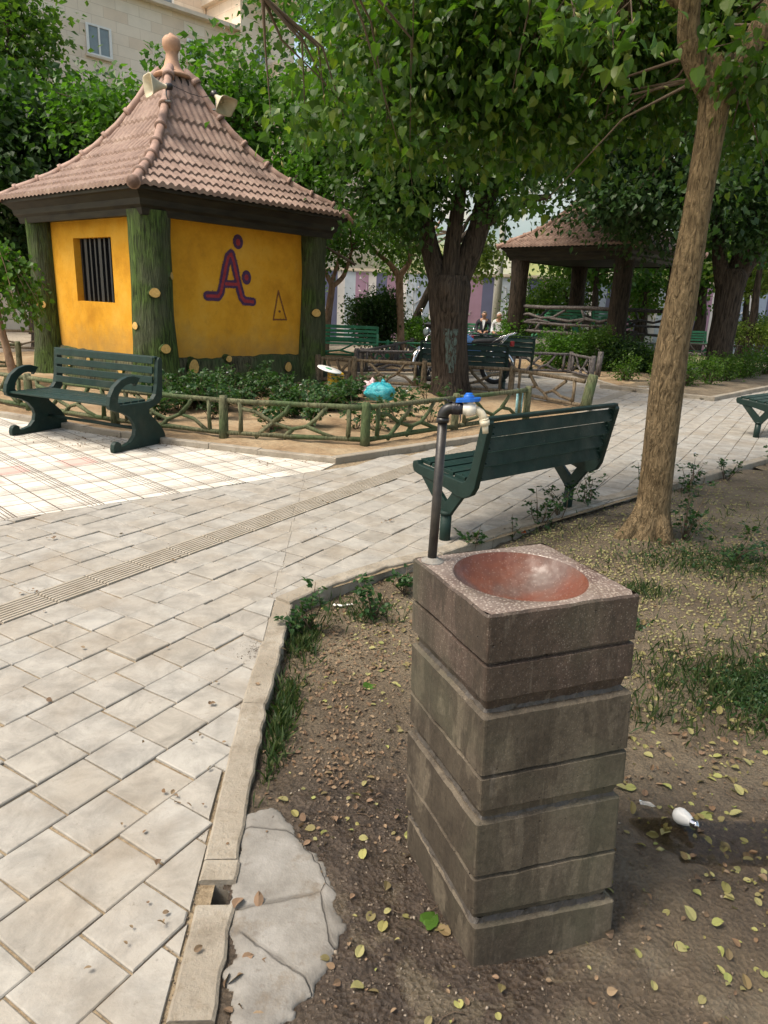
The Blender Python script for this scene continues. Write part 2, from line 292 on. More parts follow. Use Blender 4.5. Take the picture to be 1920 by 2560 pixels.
    M['glass']=plain('window_glass',(.16,.20,.21),.12,.2,2,spec=.8); M['wframe']=plain('white_window_frame',(.7,.7,.68),.4,.05)
    m=NM('painted_facade',.8); sp=m.n('ShaderNodeSeparateXYZ'); m.l(m.geo.outputs['Position'],sp.inputs[0]); zz=m.math('ADD',sp.outputs[2],m.math('MULTIPLY',m.noise(.45,4),2.4))
    c=m.ramp(m.math('DIVIDE',zz,12.),[(.0,(.50,.55,.22)),(.44,(.62,.66,.30)),(.5,(.52,.66,.72)),(.62,(.62,.74,.80)),(1,(.75,.8,.82))]); c=m.mix(m.ramp(m.noise(.5,5),[(.52,0.),(.6,.85)]),c,(.8,.8,.74)); m.col(c); M['facade']=m.m
    for n,cc in dict(st_white=(.62,.6,.6),st_blue=(.30,.36,.48),st_navy=(.11,.12,.21),st_mauve=(.32,.20,.29),st_pale=(.42,.48,.56),st_maroon=(.09,.03,.045)).items(): M[n]=plain(n,cc,.8,.12,1.5)
    M['pole']=plain('lamp_pole_grey',(.42,.42,.38),.6,.15)
    M['black']=plain('black_plastic',(.012,.012,.013),.4,.3,30); M['pipe']=plain('pipe_black_paint',(.02,.017,.015),.42,.5,40,.0008)
    m=NM('electrical_tape',.35,(.012,.011,.016)); m.bump(m.noise(1,3,.5,m.co((260,40,40))),.003); M['tape']=m.m
    M['bluep']=plain('blue_plastic',(.008,.12,.52),.32,.1,40); M['whitep']=plain('cream_plastic',(.62,.56,.43),.4,.12,40); M['whitv']=plain('white_valve_plastic',(.70,.66,.58),.35,.08,40)
    M['chrome']=plain('chrome',(.6,.6,.62),.12,0,metal=1); M['steel']=plain('dull_steel',(.30,.29,.28),.4,.2,metal=.8)
    M['tyre']=plain('tyre_rubber',(.015,.014,.014),.8,.2); M['seat']=plain('seat_vinyl',(.03,.028,.027),.5,.2)
    M['redpl']=plain('red_panel',(.30,.015,.02),.3,.1); M['bluet']=plain('blue_tank_paint',(.10,.22,.46),.2,.1,spec=.7); M['blackt']=plain('dark_tank_paint',(.05,.07,.075),.15,.2,spec=.8)
    M['spk']=plain('speaker_cream',(.52,.47,.34),.5,.12,10)
    M['tin']=plain('yellow_tin',(.62,.36,.02),.35,.25,12,spec=.6); M['lidw']=plain('white_lid',(.75,.75,.72),.4,.05); M['lidg']=plain('green_print',(.03,.28,.14),.5,.1)
    m=NM('turquoise_bag',.25,(.02,.42,.5),.6); m.b.inputs['Transmission Weight'].default_value=.25; m.bump(m.noise(22,5,.7,dist=1.5),.02); c=m.ramp(m.noise(14,4),[(.4,(.01,.36,.46)),(.65,(.10,.62,.68))]); m.col(c); M['bag']=m.m
    M['pinkbag']=plain('pale_pink_bag',(.62,.45,.47),.4,.15,20)
    M['skin']=plain('skin',(.42,.24,.16),.55,.08); M['suit']=plain('dark_suit_cloth',(.022,.024,.035),.85,.2); M['shirt']=plain('pale_shirt_cloth',(.60,.62,.64),.85,.08); M['trous']=plain('grey_trousers_cloth',(.05,.055,.07),.85,.15); M['hair']=plain('white_hair',(.62,.61,.59),.8,.1); M['ghair']=plain('grey_hair',(.22,.18,.15),.8,.2); M['shoe']=plain('shoe_leather',(.02,.015,.012),.4,.2)
    M['paper']=plain('white_paper',(.72,.70,.66),.7,.05); M['orange']=plain('orange_petal',(.65,.13,.02),.6,.2)
    m=NM('clear_film',.15,(.6,.6,.58)); m.b.inputs['Transmission Weight'].default_value=.6; M['film']=m.m
    m=NM('puddle_water',.04,(.75,.68,.55),.5); m.b.inputs['Transmission Weight'].default_value=1; m.b.inputs['IOR'].default_value=1.33; m.bump(m.noise(8,2),.001); M['water']=m.m
    M['leaf_fg']=leafmat('mulberry_leaf',[(.045,.105,.018),(.075,.155,.022),(.13,.22,.030),(.05,.115,.032),(.20,.25,.04)],.52,.4)
    M['leaf_dk']=leafmat('dense_dark_leaf',[(.026,.062,.020),(.040,.088,.024),(.062,.12,.032)],.4,.45,.8)
    M['leaf_md']=leafmat('mid_green_leaf',[(.055,.120,.020),(.085,.165,.028),(.14,.22,.040)],.52,.42,.8)
    M['leaf_t2']=leafmat('broad_dark_leaf',[(.035,.085,.018),(.055,.12,.024),(.09,.165,.032)],.48,.42,.8)
    M['leaf_lt']=leafmat('bright_green_leaf',[(.06,.14,.022),(.09,.20,.03),(.14,.27,.045)],.5,.4,.8)
    M['leaf_yl']=leafmat('yellow_green_leaf',[(.12,.19,.04),(.18,.25,.05),(.26,.31,.09)],.5,.4,.8)
    M['leaf_rose']=leafmat('rose_leaf',[(.026,.070,.024),(.042,.10,.03),(.075,.14,.04)],.35,.4)
    M['grassm']=leafmat('grass_blade',[(.028,.058,.020),(.045,.085,.024),(.12,.14,.05)],.35,.6)
    M['litter']=leafmat('fallen_leaf',[(.31,.29,.10),(.18,.11,.06),(.27,.26,.12),(.40,.37,.16),(.12,.08,.05),(.40,.40,.14),(.22,.26,.08)],.2,.75)
    M['litterb']=leafmat('dry_leaf',[(.17,.105,.06),(.25,.165,.10),(.32,.24,.155),(.11,.07,.045),(.30,.20,.13)],.1,.85)
    m=NM('fallen_fruit',.8); c=m.ramp(m.geo.outputs['Random Per Island'],[(0,(.20,.19,.075)),(.5,(.31,.29,.13)),(.8,(.27,.22,.11)),(1,(.17,.13,.07))]); m.col(c); M['fruit']=m.m
    m=NM('catkin',.8); c=m.ramp(m.geo.outputs['Random Per Island'],[(0,(.10,.14,.03)),(1,(.24,.23,.07))]); m.col(c); M['catkin']=m.m
    m=NM('gravel',.9); c=m.ramp(m.geo.outputs['Random Per Island'],[(0,(.07,.053,.04)),(.8,(.16,.125,.09)),(1,(.28,.24,.19))]); m.col(c); M['gravel']=m.m
    M['branch']=plain('twig_bark',(.10,.07,.045),.85,.25,10)
mk()
# ------------------------------------------------------------ ground
def fbm(x,y,s,seed=0,o=4): return noise.fractal(Vector((x*s+seed,y*s,seed*.37)),1.0,2.0,o)
KA=Vector((-.43,1.15)); KC=Vector((-.56,3.43)); K2d=(Vector((4.44,8.05))-KC).normalized(); K1d=(KC-KA).normalized()
K1=[(-.30,-1.5),(-.43,1.15),(-.47,1.61),(-.53,2.42),(-.56,3.43)]
K2=[(-.56,3.43),(-.36,3.70),(-.02,4.04),(.32,4.30),(1.44,5.48),(2.29,6.19),(3.09,6.84),(4.44,8.05),(7.4,10.7),(11,13.9)]
def line_x(y):   # x of kerb outer edge, left segment
    P=K1
    for a,b in zip(P,P[1:]):
        if a[1]<=y<=b[1]: return a[0]+(b[0]-a[0])*(y-a[1])/(b[1]-a[1])
    return P[0][0] if y<P[0][1] else None
def k2_y(x):
    P=K2
    for a,b in zip(P,P[1:]):
        if a[0]<=x<=b[0]: return a[1]+(b[1]-a[1])*(x-a[0])/(b[0]-a[0])
    return P[0][1] if x<P[0][0] else P[-1][1]
def in_bed(x,y,mg=0.):   # inside the near planting bed
    if y<KC.y: return x>line_x(y)+mg
    return x>KC.x and y<k2_y(x)-mg*1.4
def soil_z(x,y):
    e=min(1,max(0,(y-1.6)/1.6)); base=-.012-.062*e*e*(3-2*e)
    if y>5: base=-.07+min(.06,(y-5)*.012)
    d=((x-1.95)**2+(y-4.9)**2); base+=.06*math.exp(-d/.25)-.030*math.exp(-(((x-.36)**2+(y-1.5)**2)/.11)**1.5)-.011*math.exp(-((x-1.12)**2/.09+(y-1.8)**2/.018))
    z=base+.018*fbm(x,y,1.1,3)+.012*fbm(x,y,4.5,9)+.007*fbm(x,y,17,5,3)
    if y<2.1 and x<.1:
        e=math.exp(-(((x+.22)/.16)**2+((y-1.4)/.42)**2)**2); z=z*(1-e)-.014*e+.003*fbm(x,y,20,5,3)*e
    return z
PP=[(-.40,1.82),(-.31,1.86),(-.24,1.79),(-.19,1.70),(-.13,1.64),(-.09,1.56),(-.085,1.51),(-.06,1.42),(-.07,1.35),(-.10,1.28),(-.13,1.23),(-.17,1.17),(-.19,1.05),(-.3,.98),(-.29,1.17),(-.31,1.24),(-.345,1.28),(-.325,1.34),(-.355,1.39),(-.375,1.46),(-.385,1.62),(-.392,1.71)]
def warp(a,b,c,n0,n1):   # fine between a..b, growing to c
    L=list(np.linspace(a,b,n0)); st=L[-1]-L[-2]; 
    while L[-1]<c: st*=1.12; L.append(L[-1]+st)
    return L
xs=warp(-.62,2.4,14,150,0); ys=[-1.5+i*.12 for i in range(18)]; ys=[y for y in ys if y<.7]+warp(.7,4.6,14.5,190,0)
V=[];F=[];ok={}
for j,y in enumerate(ys):
    for i,x in enumerate(xs): V.append((x,y,soil_z(x,y)))
nx=len(xs)
for j in range(len(ys)-1):
    for i in range(nx-1):
        x=(xs[i]+xs[i+1])/2;y=(ys[j]+ys[j+1])/2
        if in_bed(x,y,.075): F.append((j*nx+i,j*nx+i+1,(j+1)*nx+i+1,(j+1)*nx+i))
o=npmesh('ground_soil',V,F,M['soil'],smooth=True); struct(o)
mb=MB().add([(-140,-60,-.30),(140,-60,-.30),(140,160,-.30),(-140,160,-.30)],[(0,1,2,3)]); struct(obj('ground',mb,M['fground']))
# base sand under the tiles (outside the bed)
def clip(poly,a,n):   # keep side (p-a).n>=0
    out=[]
    for i in range(len(poly)):
        p,q=poly[i],poly[(i+1)%len(poly)]; dp=(p[0]-a[0])*n[0]+(p[1]-a[1])*n[1]; dq=(q[0]-a[0])*n[0]+(q[1]-a[1])*n[1]
        if dp>=0: out.append(p)
        if dp*dq<0: t=dp/(dp-dq); out.append((p[0]+(q[0]-p[0])*t,p[1]+(q[1]-p[1])*t))
    return out
n1=(-K1d.y,K1d.x); n2=(-K2d.y,K2d.x)  # both point to the path side
def outside(poly,mg):
    """pieces of poly on the path side of the kerb wedge"""
    a=(KC.x+n1[0]*mg,KC.y+n1[1]*mg); A=clip(poly,a,n1); R=clip(poly,a,(-n1[0],-n1[1]))
    b=(KC.x+n2[0]*mg+.02,KC.y+n2[1]*mg); B=clip(R,b,n2) if len(R)>2 else []
    return [p for p in (A,B) if len(p)>2]
mb=MB()
for P in outside([(-16,-3),(26,-3),(26,30),(-16,30)],-.03): mb.add([(x,y,-.0085) for x,y in P],[tuple(range(len(P)))])
struct(obj('path_base',mb,M['sand']))
TY=math.radians(59.0); e1=Vector((math.cos(TY),math.sin(TY))); e2=Vector((math.sin(TY),-math.cos(TY))); TO=Vector((-2.129,2.464)); TS=.197
offs={1:3.979,2:3.289,3:2.316,4:1.929,5:1.362,6:.283,7:.151,8:-1.149,9:-1.713,10:-1.087}
PLZ=((-2.62,4.53),(-.61,6.36)); pd=Vector((PLZ[1][0]-PLZ[0][0],PLZ[1][1]-PLZ[0][1])).normalized(); pn=(pd.y,-pd.x)
B2=[(-9,10.6),(-4.7,8.4),(-2.38,7.26),(-.49,6.67),(1.05,8.11),(2.98,10.55),(3.25,11.2),(2.2,12.75),(.62,13.15),(-.9,13.45),(-1.2,15.6),(-3.8,18),(-9,17)]
def in_poly(x,y,P):
    c=False
    for i in range(len(P)):
        a,b=P[i],P[i-1]
        if (a[1]>y)!=(b[1]>y) and x<(b[0]-a[0])*(y-a[1])/(b[1]-a[1])+a[0]: c=not c
    return c
def tile_piece(mb,poly,z,tx,ty,c):
    if len(poly)<3: return
    ar=abs(sum(poly[i][0]*poly[(i+1)%len(poly)][1]-poly[(i+1)%len(poly)][0]*poly[i][1] for i in range(len(poly))))/2
    if ar<.00015: return
    n=len(poly); cx=sum(p[0] for p in poly)/n; cy=sum(p[1] for p in poly)/n
    zt=lambda x,y:z+(x-c[0])*tx+(y-c[1])*ty
    top=[(cx+(x-cx)*.965,cy+(y-cy)*.965,zt(x,y)) for x,y in poly]; mid=[(x,y,zt(x,y)-.0035) for x,y in poly]; low=[(x,y,-.02) for x,y in poly]
    mb.add(top+mid+low,[tuple(range(n))]+[(i+a*n+n,(i+1)%n+a*n+n,(i+1)%n+a*n,i+a*n) for a in (0,1) for i in range(n)])
mbt=MB(); mba=MB()
W0=-1.05  # tactile strip lies between v=W0 and v=0
for k in range(-52,26):
    if k==0: v0,v1,ln=W0,0.,1.5
    elif k>0: v0,v1,ln=k-1,k,1.
    else: v0,v1,ln=W0+k,W0+k+1,1.
    off=offs.get(k,rnd.random()); cst=0 if k in offs else 0
    for j in range(-22,110):
        u0=(off+j) if k!=0 else j*ln+.3; gp=.013+.010*rnd.random(); gq=.011+.007*rnd.random()
        c=TO+e1*((u0+ln/2)*TS)+e2*((v0+v1)/2*TS)
        if not(-7<c.x<13 and .7<c.y<17.5) or (c.y<3.4 and c.x>-.2) or c.x>c.y*.75+1.2 or c.x<-c.y*.8-.8: continue
        if (c.x-PLZ[0][0])*pn[0]+(c.y-PLZ[0][1])*pn[1]<-.16 and c.x<-.3 : continue
        if in_poly(c.x,c.y,B2): continue
        far=c.y>11
        dz=rnd.gauss(0,.0022); tx=rnd.gauss(0,.008); ty=rnd.gauss(0,.008); ja=rnd.gauss(0,.006)
        if k==0:
            nb=8; 
            for b in range(nb):
                a0=v0+(b+.22)/nb*(v1-v0); a1=v0+(b+.86)/nb*(v1-v0)
                q=[TO+e1*(uu*TS)+e2*(vv*TS) for uu,vv in ((u0+gp,a0),(u0+ln-gp,a0),(u0+ln-gp,a1),(u0+gp,a1))]
                for P in outside([(p.x,p.y) for p in q],.03): tile_piece(mba,P,.006,0,0,c)
            q=[TO+e1*(uu*TS)+e2*(vv*TS) for uu,vv in ((u0+gp*.6,v0+gq),(u0+ln-gp*.6,v0+gq),(u0+ln-gp*.6,v1-gq),(u0+gp*.6,v1-gq))]
            for P in outside([(p.x,p.y) for p in q],.03): tile_piece(mba,P,-.0025,0,0,c)
            continue
        q=[TO+e1*((uu+ja*sg)*TS)+e2*((vv+ja)*TS) for uu,vv,sg in ((u0+gp,v0+gq,1),(u0+1-gp,v0+gq,1),(u0+1-gp,v1-gq,-1),(u0+gp,v1-gq,-1))]
        pl=[(p.x,p.y) for p in q]
        if c.x<-.2: pl=clip(pl,PLZ[0],pn)
        mg=.004+.030*rnd.random()**2
        for P in (outside(pl,mg) if len(pl)>2 else []): tile_piece(mbt,P,dz,tx,ty,c)
struct(obj('paved_path',mbt,M['tile'])); struct(obj('tactile_path',mba,M['tactile']))
# rest of the paving farther off
mb=MB().add([(-16,7,-.004),(-4.5,7,-.004),(-4.5,30,-.004),(-16,30,-.004)],[(0,1,2,3)]).add([(-4.5,17.3,-.004),(26,17.3,-.004),(26,30,-.004),(-4.5,30,-.004)],[(0,1,2,3)]).add([(12.8,12.5,-.004),(26,12.5,-.004),(26,17.3,-.004),(12.8,17.3,-.004)],[(0,1,2,3)])
struct(obj('far_paved_path',mb,M['fpave']))
# plaza sheet
P=[(-2.62-9*pd.x,4.53-9*pd.y),(-.61,6.36),(-.49,6.69),(-2.38,7.28),(-4.7,8.42),(-12,12),(-16,6)]
mb=MB().add([(x,y,.003) for x,y in P],[tuple(range(len(P)))]).add([(x,y,.003) for x,y in P]+[(x,y,-.05) for x,y in P],[(i,(i+1)%len(P),(i+1)%len(P)+len(P),i+len(P)) for i in range(len(P))])
struct(obj('plaza_paving',mb,M['plaza']))
# kerbs
def kerb(name,pts,wd,z0,z1,side=1,seg=.55,skip=None):
    mb=MB()
    for a,b in zip(pts,pts[1:]):
        a=Vector(a);b=Vector(b);d=b-a;L=d.length;d/=L;n=Vector((d.y,-d.x))*side; k=max(1,round(L/seg))
        for i in range(k):
            p=a+d*(L*i/k+.003); q=a+d*(L*(i+1)/k-.003)
            if skip and skip(p,q): 
                p=p+d*.09
            dz=rnd.gauss(0,.003); w0=wd*(1+rnd.gauss(0,.03)); s=n*rnd.gauss(0,.003); N=max(2,int((q-p).length/.035)); T=[];
            V=[]
            for t in range(N+1):
                c=p+(q-p)*(t/N); o1=.004*noise.noise(Vector((c.x*14,c.y*14,1))); o2=.012*noise.noise(Vector((c.x*11,c.y*11,5)))+.006*noise.noise(Vector((c.x*45,c.y*45,5))); zz=z1+dz+.003*noise.noise(Vector((c.x*9,c.y*9,8)))
                for (f,z) in ((0,z0),(0,zz-.006),(.07,zz),(.93,zz),(1,zz-.006),(1,z0)):
                    r=c+s+n*(w0*f+(o1 if f<.5 else o2)); V.append((r.x,r.y,z))
            F=[(t*6+k2,(t+1)*6+k2,(t+1)*6+k2+1,t*6+k2+1) for t in range(N) for k2 in range(5)]+[tuple(range(6)),tuple(N*6+k2 for k2 in range(5,-1,-1))]
            if side<0: F=[f[::-1] for f in F]
            mb.add(V,F)
    return struct(obj(name,mb,M['kerb']))
kerb('kerb',[(-.465,1.535),(-.47,1.61),(-.53,2.42),(-.56,3.43)],.10,-.14,.006,1,.6)
kerb('kerb',[(-.42,.6),(-.432,1.15),(-.452,1.465)],.10,-.14,.006,1,.7)
kerb('kerb',K2,.10,-.14,.012,1,.62)
KB2=[(-9,10.6),(-6.6,9.3),(-4.7,8.4),(-3.4,7.72),(-2.38,7.26),(-1.3,6.9),(-.49,6.67),(1.05,8.11),(2.98,10.55),(3.25,11.2)]
kerb('kerb',KB2,.09,-.05,.062,-1,.7)
B3=[(-.9,14.9),(-.3,14.85),(3.3,16.9),(4.35,17.0),(4.6,16.4),(4.72,15.4),(5.1,15.7),(5.2,20.3),(2.5,20.3),(-.9,16.8)]
kerb('kerb',[(-3.2,17.1),(-.75,15.05),(1.5,15.9),(3.2,16.9),(4.35,16.9),(4.5,16.2),(4.55,15.2),(4.62,14.5)],.10,-.05,.06,-1,.8)
B4=[(4.3,14.4),(6.03,13.05),(8.3,15.55),(15,21.5),(9,21),(6.6,17.8)]
kerb('kerb',[(4.3,14.5),(6.03,13.09),(8.3,15.55),(16,23.4)],.10,-.05,.08,-1,.8)
def bed(name,P,z,mat,inset=.05,step=.12,amp=.035):
    x0=min(p[0] for p in P);x1=max(p[0] for p in P);y0=min(p[1] for p in P);y1=max(p[1] for p in P)
    nx=int((x1-x0)/step)+1;ny=int((y1-y0)/step)+1;V=[];F=[]
    for j in range(ny+1):
        for i in range(nx+1):
            x=x0+i*step;y=y0+j*step;V.append((x,y,z+amp*fbm(x,y,1.3,4)+amp*.4*fbm(x,y,6,7)))
    for j in range(ny):
        for i in range(nx):
            if in_poly(x0+(i+.5)*step,y0+(j+.5)*step,P): a=j*(nx+1)+i; F.append((a,a+1,a+nx+2,a+nx+1))
    return struct(npmesh(name,V,F,mat,smooth=True))
bed('fenced_bed_soil',[(-9,10.6),(-4.7,8.46),(-2.38,7.34),(-.49,6.77),(.98,8.15),(2.90,10.58),(3.2,11.2),(2.2,12.75),(.62,13.1),(-.9,13.4),(-1.2,15.6),(-3.8,18),(-9,17)],.025,M['dsoil'])
bed('middle_bed_soil',[(-3.2,17.2),(-.75,15.15),(1.5,16),(3.2,17),(4.4,17),(4.6,16.3),(4.66,14.6),(6.9,17.5),(6.9,21),(-3.2,21.5)],.03,M['dsoil'],step=.2)
bed('right_bed_soil',[(4.42,14.5),(6.03,13.2),(8.25,15.65),(16,23.5),(10.5,22),(6.4,17.3)],.03,M['soil'],step=.2)
mb=MB().add([(-12,23.5,.004),(30,23.5,.004),(30,60,.004),(-12,60,.004)],[(0,1,2,3)]); 
bed('lawn',[(6.6,19.2),(10.5,22.6),(18,27.5),(18,29.5),(8.4,27)],.02,M['fground'],step=.3)
mb=MB().add([(x,y,.010) for x,y in [(4.62,14.5),(5.7,15.2),(8.2,19.3),(7.6,20.7),(6.3,19),(4.9,16.4)]],[tuple(range(6))]); struct(obj('pavilion_path',mb,M['cement']))
# cement patch by the kerb
RG=[]
for i in range(len(PP)):
    a=Vector(PP[i]);b=Vector(PP[(i+1)%len(PP)])
    for t in range(8):
        p=a+(b-a)*t/8; RG.append(tuple(p+Vector((noise.noise(Vector((p.x*22,p.y*22,0))),noise.noise(Vector((p.x*22,p.y*22,4)))))*.018+Vector((noise.noise(Vector((p.x*90,p.y*90,0))),noise.noise(Vector((p.x*90,p.y*90,4)))))*.008))
V=[];F=[];st=.006; x0,y0=-.46,.93; nx_,ny_=75,158
for j in range(ny_+1):
    for i in range(nx_+1):
        x=x0+i*st;y=y0+j*st; ins=in_poly(x,y,RG); dE=min((x-p[0])**2+(y-p[1])**2 for p in RG)**.5 if ins else 0; z=-.0005+.005*fbm(x,y,4,2)+.0008*fbm(x,y,28,6,3)-.012*max(0,1-dE/.03)**1.5
        V.append((x,y,z if ins else -.035))
for j in range(ny_):
    for i in range(nx_):
        a=j*(nx_+1)+i; q=(a,a+1,a+nx_+2,a+nx_+1)
        if any(V[k][2]>-.03 for k in q): F.append(q)
struct(npmesh('cement_ground_patch',V,F,M['cement'],smooth=True))
# puddle
mb=MB(); V=[(1.12+.30*math.cos(a)*(1+.25*math.sin(3*a+1)),1.80+.13*math.sin(a)*(1+.3*math.cos(2*a)),-.019) for a in [i*2*PI/40 for i in range(40)]]
mb.add(V,[tuple(range(40))]); struct(obj('puddle_water',mb,M['water']))
# ------------------------------------------------------------ drinking fountain
TOP=[Vector((.08,1.71)),Vector((.232,1.372)),Vector((.612,1.53)),Vector((.455,1.875))]   # left, front, right, back
BOT=[Vector((.105,1.735)),Vector((.262,1.335)),Vector((.638,1.432)),Vector((.48,1.83))]
ZT=.912; ZB=-.045
def ring_at(z,off=0.,sh=(0,0)):
    t=(ZT-z)/(ZT-ZB); R=[TOP[i]*(1-t)+BOT[i]*t for i in range(4)]; c=sum(R,Vector((0,0)))/4
    return [Vector((p.x+(p.x-c.x)/max(.01,(p-c).length)*off*1.414+sh[0],p.y+(p.y-c.y)/max(.01,(p-c).length)*off*1.414+sh[1],z)) for p in R]
ft=thing('drinking_fountain','square stacked concrete drinking fountain with red terrazzo basin in the foreground soil','fountain',(.35,1.6,ZB))
def rel(mb,root): 
    l=Vector(root.location); mb.v=[tuple(Vector(v)-l) for v in mb.v]; return mb
lv=[(.912,.672),(.668,.392),(.388,.095),(.091,-.12)]; grv=[.795,.515,.235,None]
shs=[(0,0),(.002,-.003),(-.003,.002),(.004,.003)]
def rr(pts,k=3,r=.009):   # rounded-corner ring
    out=[]
    for i in range(4):
        p=pts[i];a=(pts[i-1]-p).normalized()*r;b=(pts[(i+1)%4]-p).normalized()*r
        for t in range(k+1):
            s=t/k; out.append(p+a*(1-s)**2+b*s**2)
        q0=p+b; nx_=pts[(i+1)%4]; q1=nx_+(p-nx_).normalized()*r
        for t in range(1,26): out.append(q0+(q1-q0)*(t/26))
    return out
M['mortar']=plain('wet_mortar',(.05,.042,.034),.5,.4,60,.004)
for zj in (.672,.392,.095):
    r0=rr(ring_at(zj+.008,-.018)); r1=rr(ring_at(zj-.008,-.010)); n=len(r0); V=[Vector((p.x+.006*noise.noise(p*45),p.y+.006*noise.noise(p*45+Vector((9,0,0))),p.z)) for p in r0+r1]
    mort=MB().add(V,[(n+a,n+(a+1)%n,(a+1)%n,a) for a in range(n)]); obj('mortar_joint',rel(mort,ft),M['mortar'],ft)
for i,((zt,zb),gz) in enumerate(zip(lv,grv)):
    mb=MB(); prof=[(zt,-.010),(zt-.006,0)] if i else [(zt,-.004),(zt-.005,.001)]
    if gz: prof+=[(gz+.006,0),(gz+.003,-.011),(gz-.004,-.011),(gz-.007,0)]
    prof+=[(zb+.036,0),(zb+.030,-.010),(zb+.003,-.017),(zb,-.024)]
    rings=[rr(ring_at(z,o,shs[i])) for z,o in prof]; n=len(rings[0]); V=[p for r in rings for p in r]
    prof_n=len(prof)
    # slight chipping
    V=[Vector((p.x+.0022*noise.noise(p*17)+.0010*noise.noise(p*70),p.y+.0022*noise.noise(p*17+Vector((5,5,5)))+.0010*noise.noise(p*70+Vector((3,1,2))),p.z+.0025*noise.noise(p*13)+.0012*noise.noise(p*60))) for p in V]
    F=[(r*n+a,(r+1)*n+a,(r+1)*n+(a+1)%n,r*n+(a+1)%n) for r in range(len(rings)-1) for a in range(n)]
    if i: F.append(tuple(range(n)))
    mb.add(V,[f[::-1] for f in F])
    if i==3: mb.add(V[-n:],[tuple(range(n))])
    o=obj('concrete_block',rel(mb,ft),M['fred'] if i==0 else M['fconc'],ft)
# top slab with the round hole + bowl
tr=[p for p in rr(ring_at(.912,-.004),3)]; bc=Vector((.345,1.628)); RB=.166
A=[]; N=64
# outer ring resampled by angle from the bowl centre
def edge_pt(a):
    d=Vector((math.cos(a),math.sin(a))); best=9
    for i in range(len(tr)):
        p=Vector(tr[i][:2])-bc;q=Vector(tr[(i+1)%len(tr)][:2])-bc; e=q-p; den=d.x*e.y-d.y*e.x
        if abs(den)<1e-9: continue
        t=(p.x*e.y-p.y*e.x)/den; s=(p.x*d.y-p.y*d.x)/den
        if t>0 and -1e-6<=s<=1+1e-6: best=min(best,t)
    return bc+d*best
mb=MB(); V=[];rb=[1.0,1.012,1.03]
for k in range(N):
    a=2*PI*k/N; p=edge_pt(a); V.append((p.x,p.y,.911))
for k in range(N):
    a=2*PI*k/N; V.append((bc.x+math.cos(a)*RB*1.03,bc.y+math.sin(a)*RB*1.03,.913))
for k in range(N):
    a=2*PI*k/N; V.append((bc.x+math.cos(a)*RB,bc.y+math.sin(a)*RB,.908))
mb.add(V,[(r*N+k,r*N+(k+1)%N,(r+1)*N+(k+1)%N,(r+1)*N+k) for r in range(2) for k in range(N)],True)
top=obj('basin_rim',rel(mb,ft),M['ftop'],ft)
mb=MB(); V=[];dep=.088; RR=12
for r in range(RR+1):
    f=1-r/RR; 
    for k in range(N):
        a=2*PI*k/N; V.append((bc.x+math.cos(a)*RB*max(f,.001),bc.y+math.sin(a)*RB*max(f,.001),.9078-dep*(1-f*f)**.8))
mb.add(V,[(r*N+k,r*N+(k+1)%N,(r+1)*N+(k+1)%N,(r+1)*N+k) for r in range(RR) for k in range(N)],True)
bowl=obj('basin_bowl',rel(mb,ft),M['bowl'],ft)
mb=MB()
mb.lathe([(.011,0),(.011,.004),(.007,.004)],(bc.x,bc.y,.9078-dep+.001),16); obj('drain',rel(mb,ft),M['steel'],bowl)
# standpipe and tap
HS=.84
def hsc(mb):
    c=Vector((.133,1.69,1.262)); mb.v=[tuple(c+(Vector(v)-c)*HS+Vector((0,0,.016))) for v in mb.v]; return mb
px,py=.13,1.69
mb=MB().tube([(px-.002,py,.905),(px,py,1.0),(px+.003,py,1.275)],.0118,16); sp_=obj('standpipe',rel(mb,ft),M['pipe'],ft)
mb=MB().lathe([(.030,0),(.028,.004),(.018,.007),(.014,.012)],(px,py,.911),20); obj('pipe_collar',rel(mb,ft),M['cement'],sp_)
def arc(c,r,a0,a1,n,ux,uz=Vector((0,0,1))): return [Vector(c)+ux*(math.cos(a0+(a1-a0)*t/n)*r)+uz*(math.sin(a0+(a1-a0)*t/n)*r) for t in range(n+1)]
ux=Vector((1,-.06,0)).normalized()
mb=MB().tube([(px+.003,py,1.255),(px+.003,py,1.268)],.0185,16); mb.tube([Vector((px+.003,py,1.266))]+arc((px+.003+.024,py,1.272),.024,PI,PI/2,7,ux)+[Vector((px+.040,py-.001,1.2965))],[.0165]*9+[.0165],16); obj('elbow',rel(hsc(mb),ft),M['black'],ft)
mb=MB().tube([Vector((px+.026,py,1.2963))+ux*(i*.004) for i in range(9)],[.0178,.0185,.0175,.0188,.018,.0186,.0176,.0172,.016],16,jit=.12)
for a in (0.5,2.0,4.0): mb.tube([Vector((px+.03,py,1.31)),Vector((px+.026-.006*a,py-.004,1.316+.002*a)),Vector((px+.018-.004*a,py-.008,1.315))],[.003,.002,.0006],5)
mb.tube([(px+.05,py-.014,1.285),(px+.052,py-.016,1.268),(px+.0505,py-.016,1.255)],[.003,.0015,.0008],5)
obj('tape_wrap',rel(hsc(mb),ft),M['tape'],ft)
vx=px+.077; mb=MB().tube([(px+.052,py-.001,1.296),(px+.06,py-.002,1.296),(vx,py-.003,1.296),(vx+.017,py-.003,1.295)],[.0135,.0165,.0185,.0165],16); mb.ball((vx,py-.003,1.295),(.020,.019,.020),16,10); mb.tube([(vx,py-.003,1.30),(vx,py-.003,1.318)],.010,14)
obj('valve_body',rel(hsc(mb),ft),M['whitv'],ft)
hd=Vector((.80,-.55,0)).normalized(); hn=Vector((.55,.80,0)).normalized(); hc=Vector((vx-.004,py-.004,1.319))
mb=MB()
up=Vector((.16,0,1)).normalized()
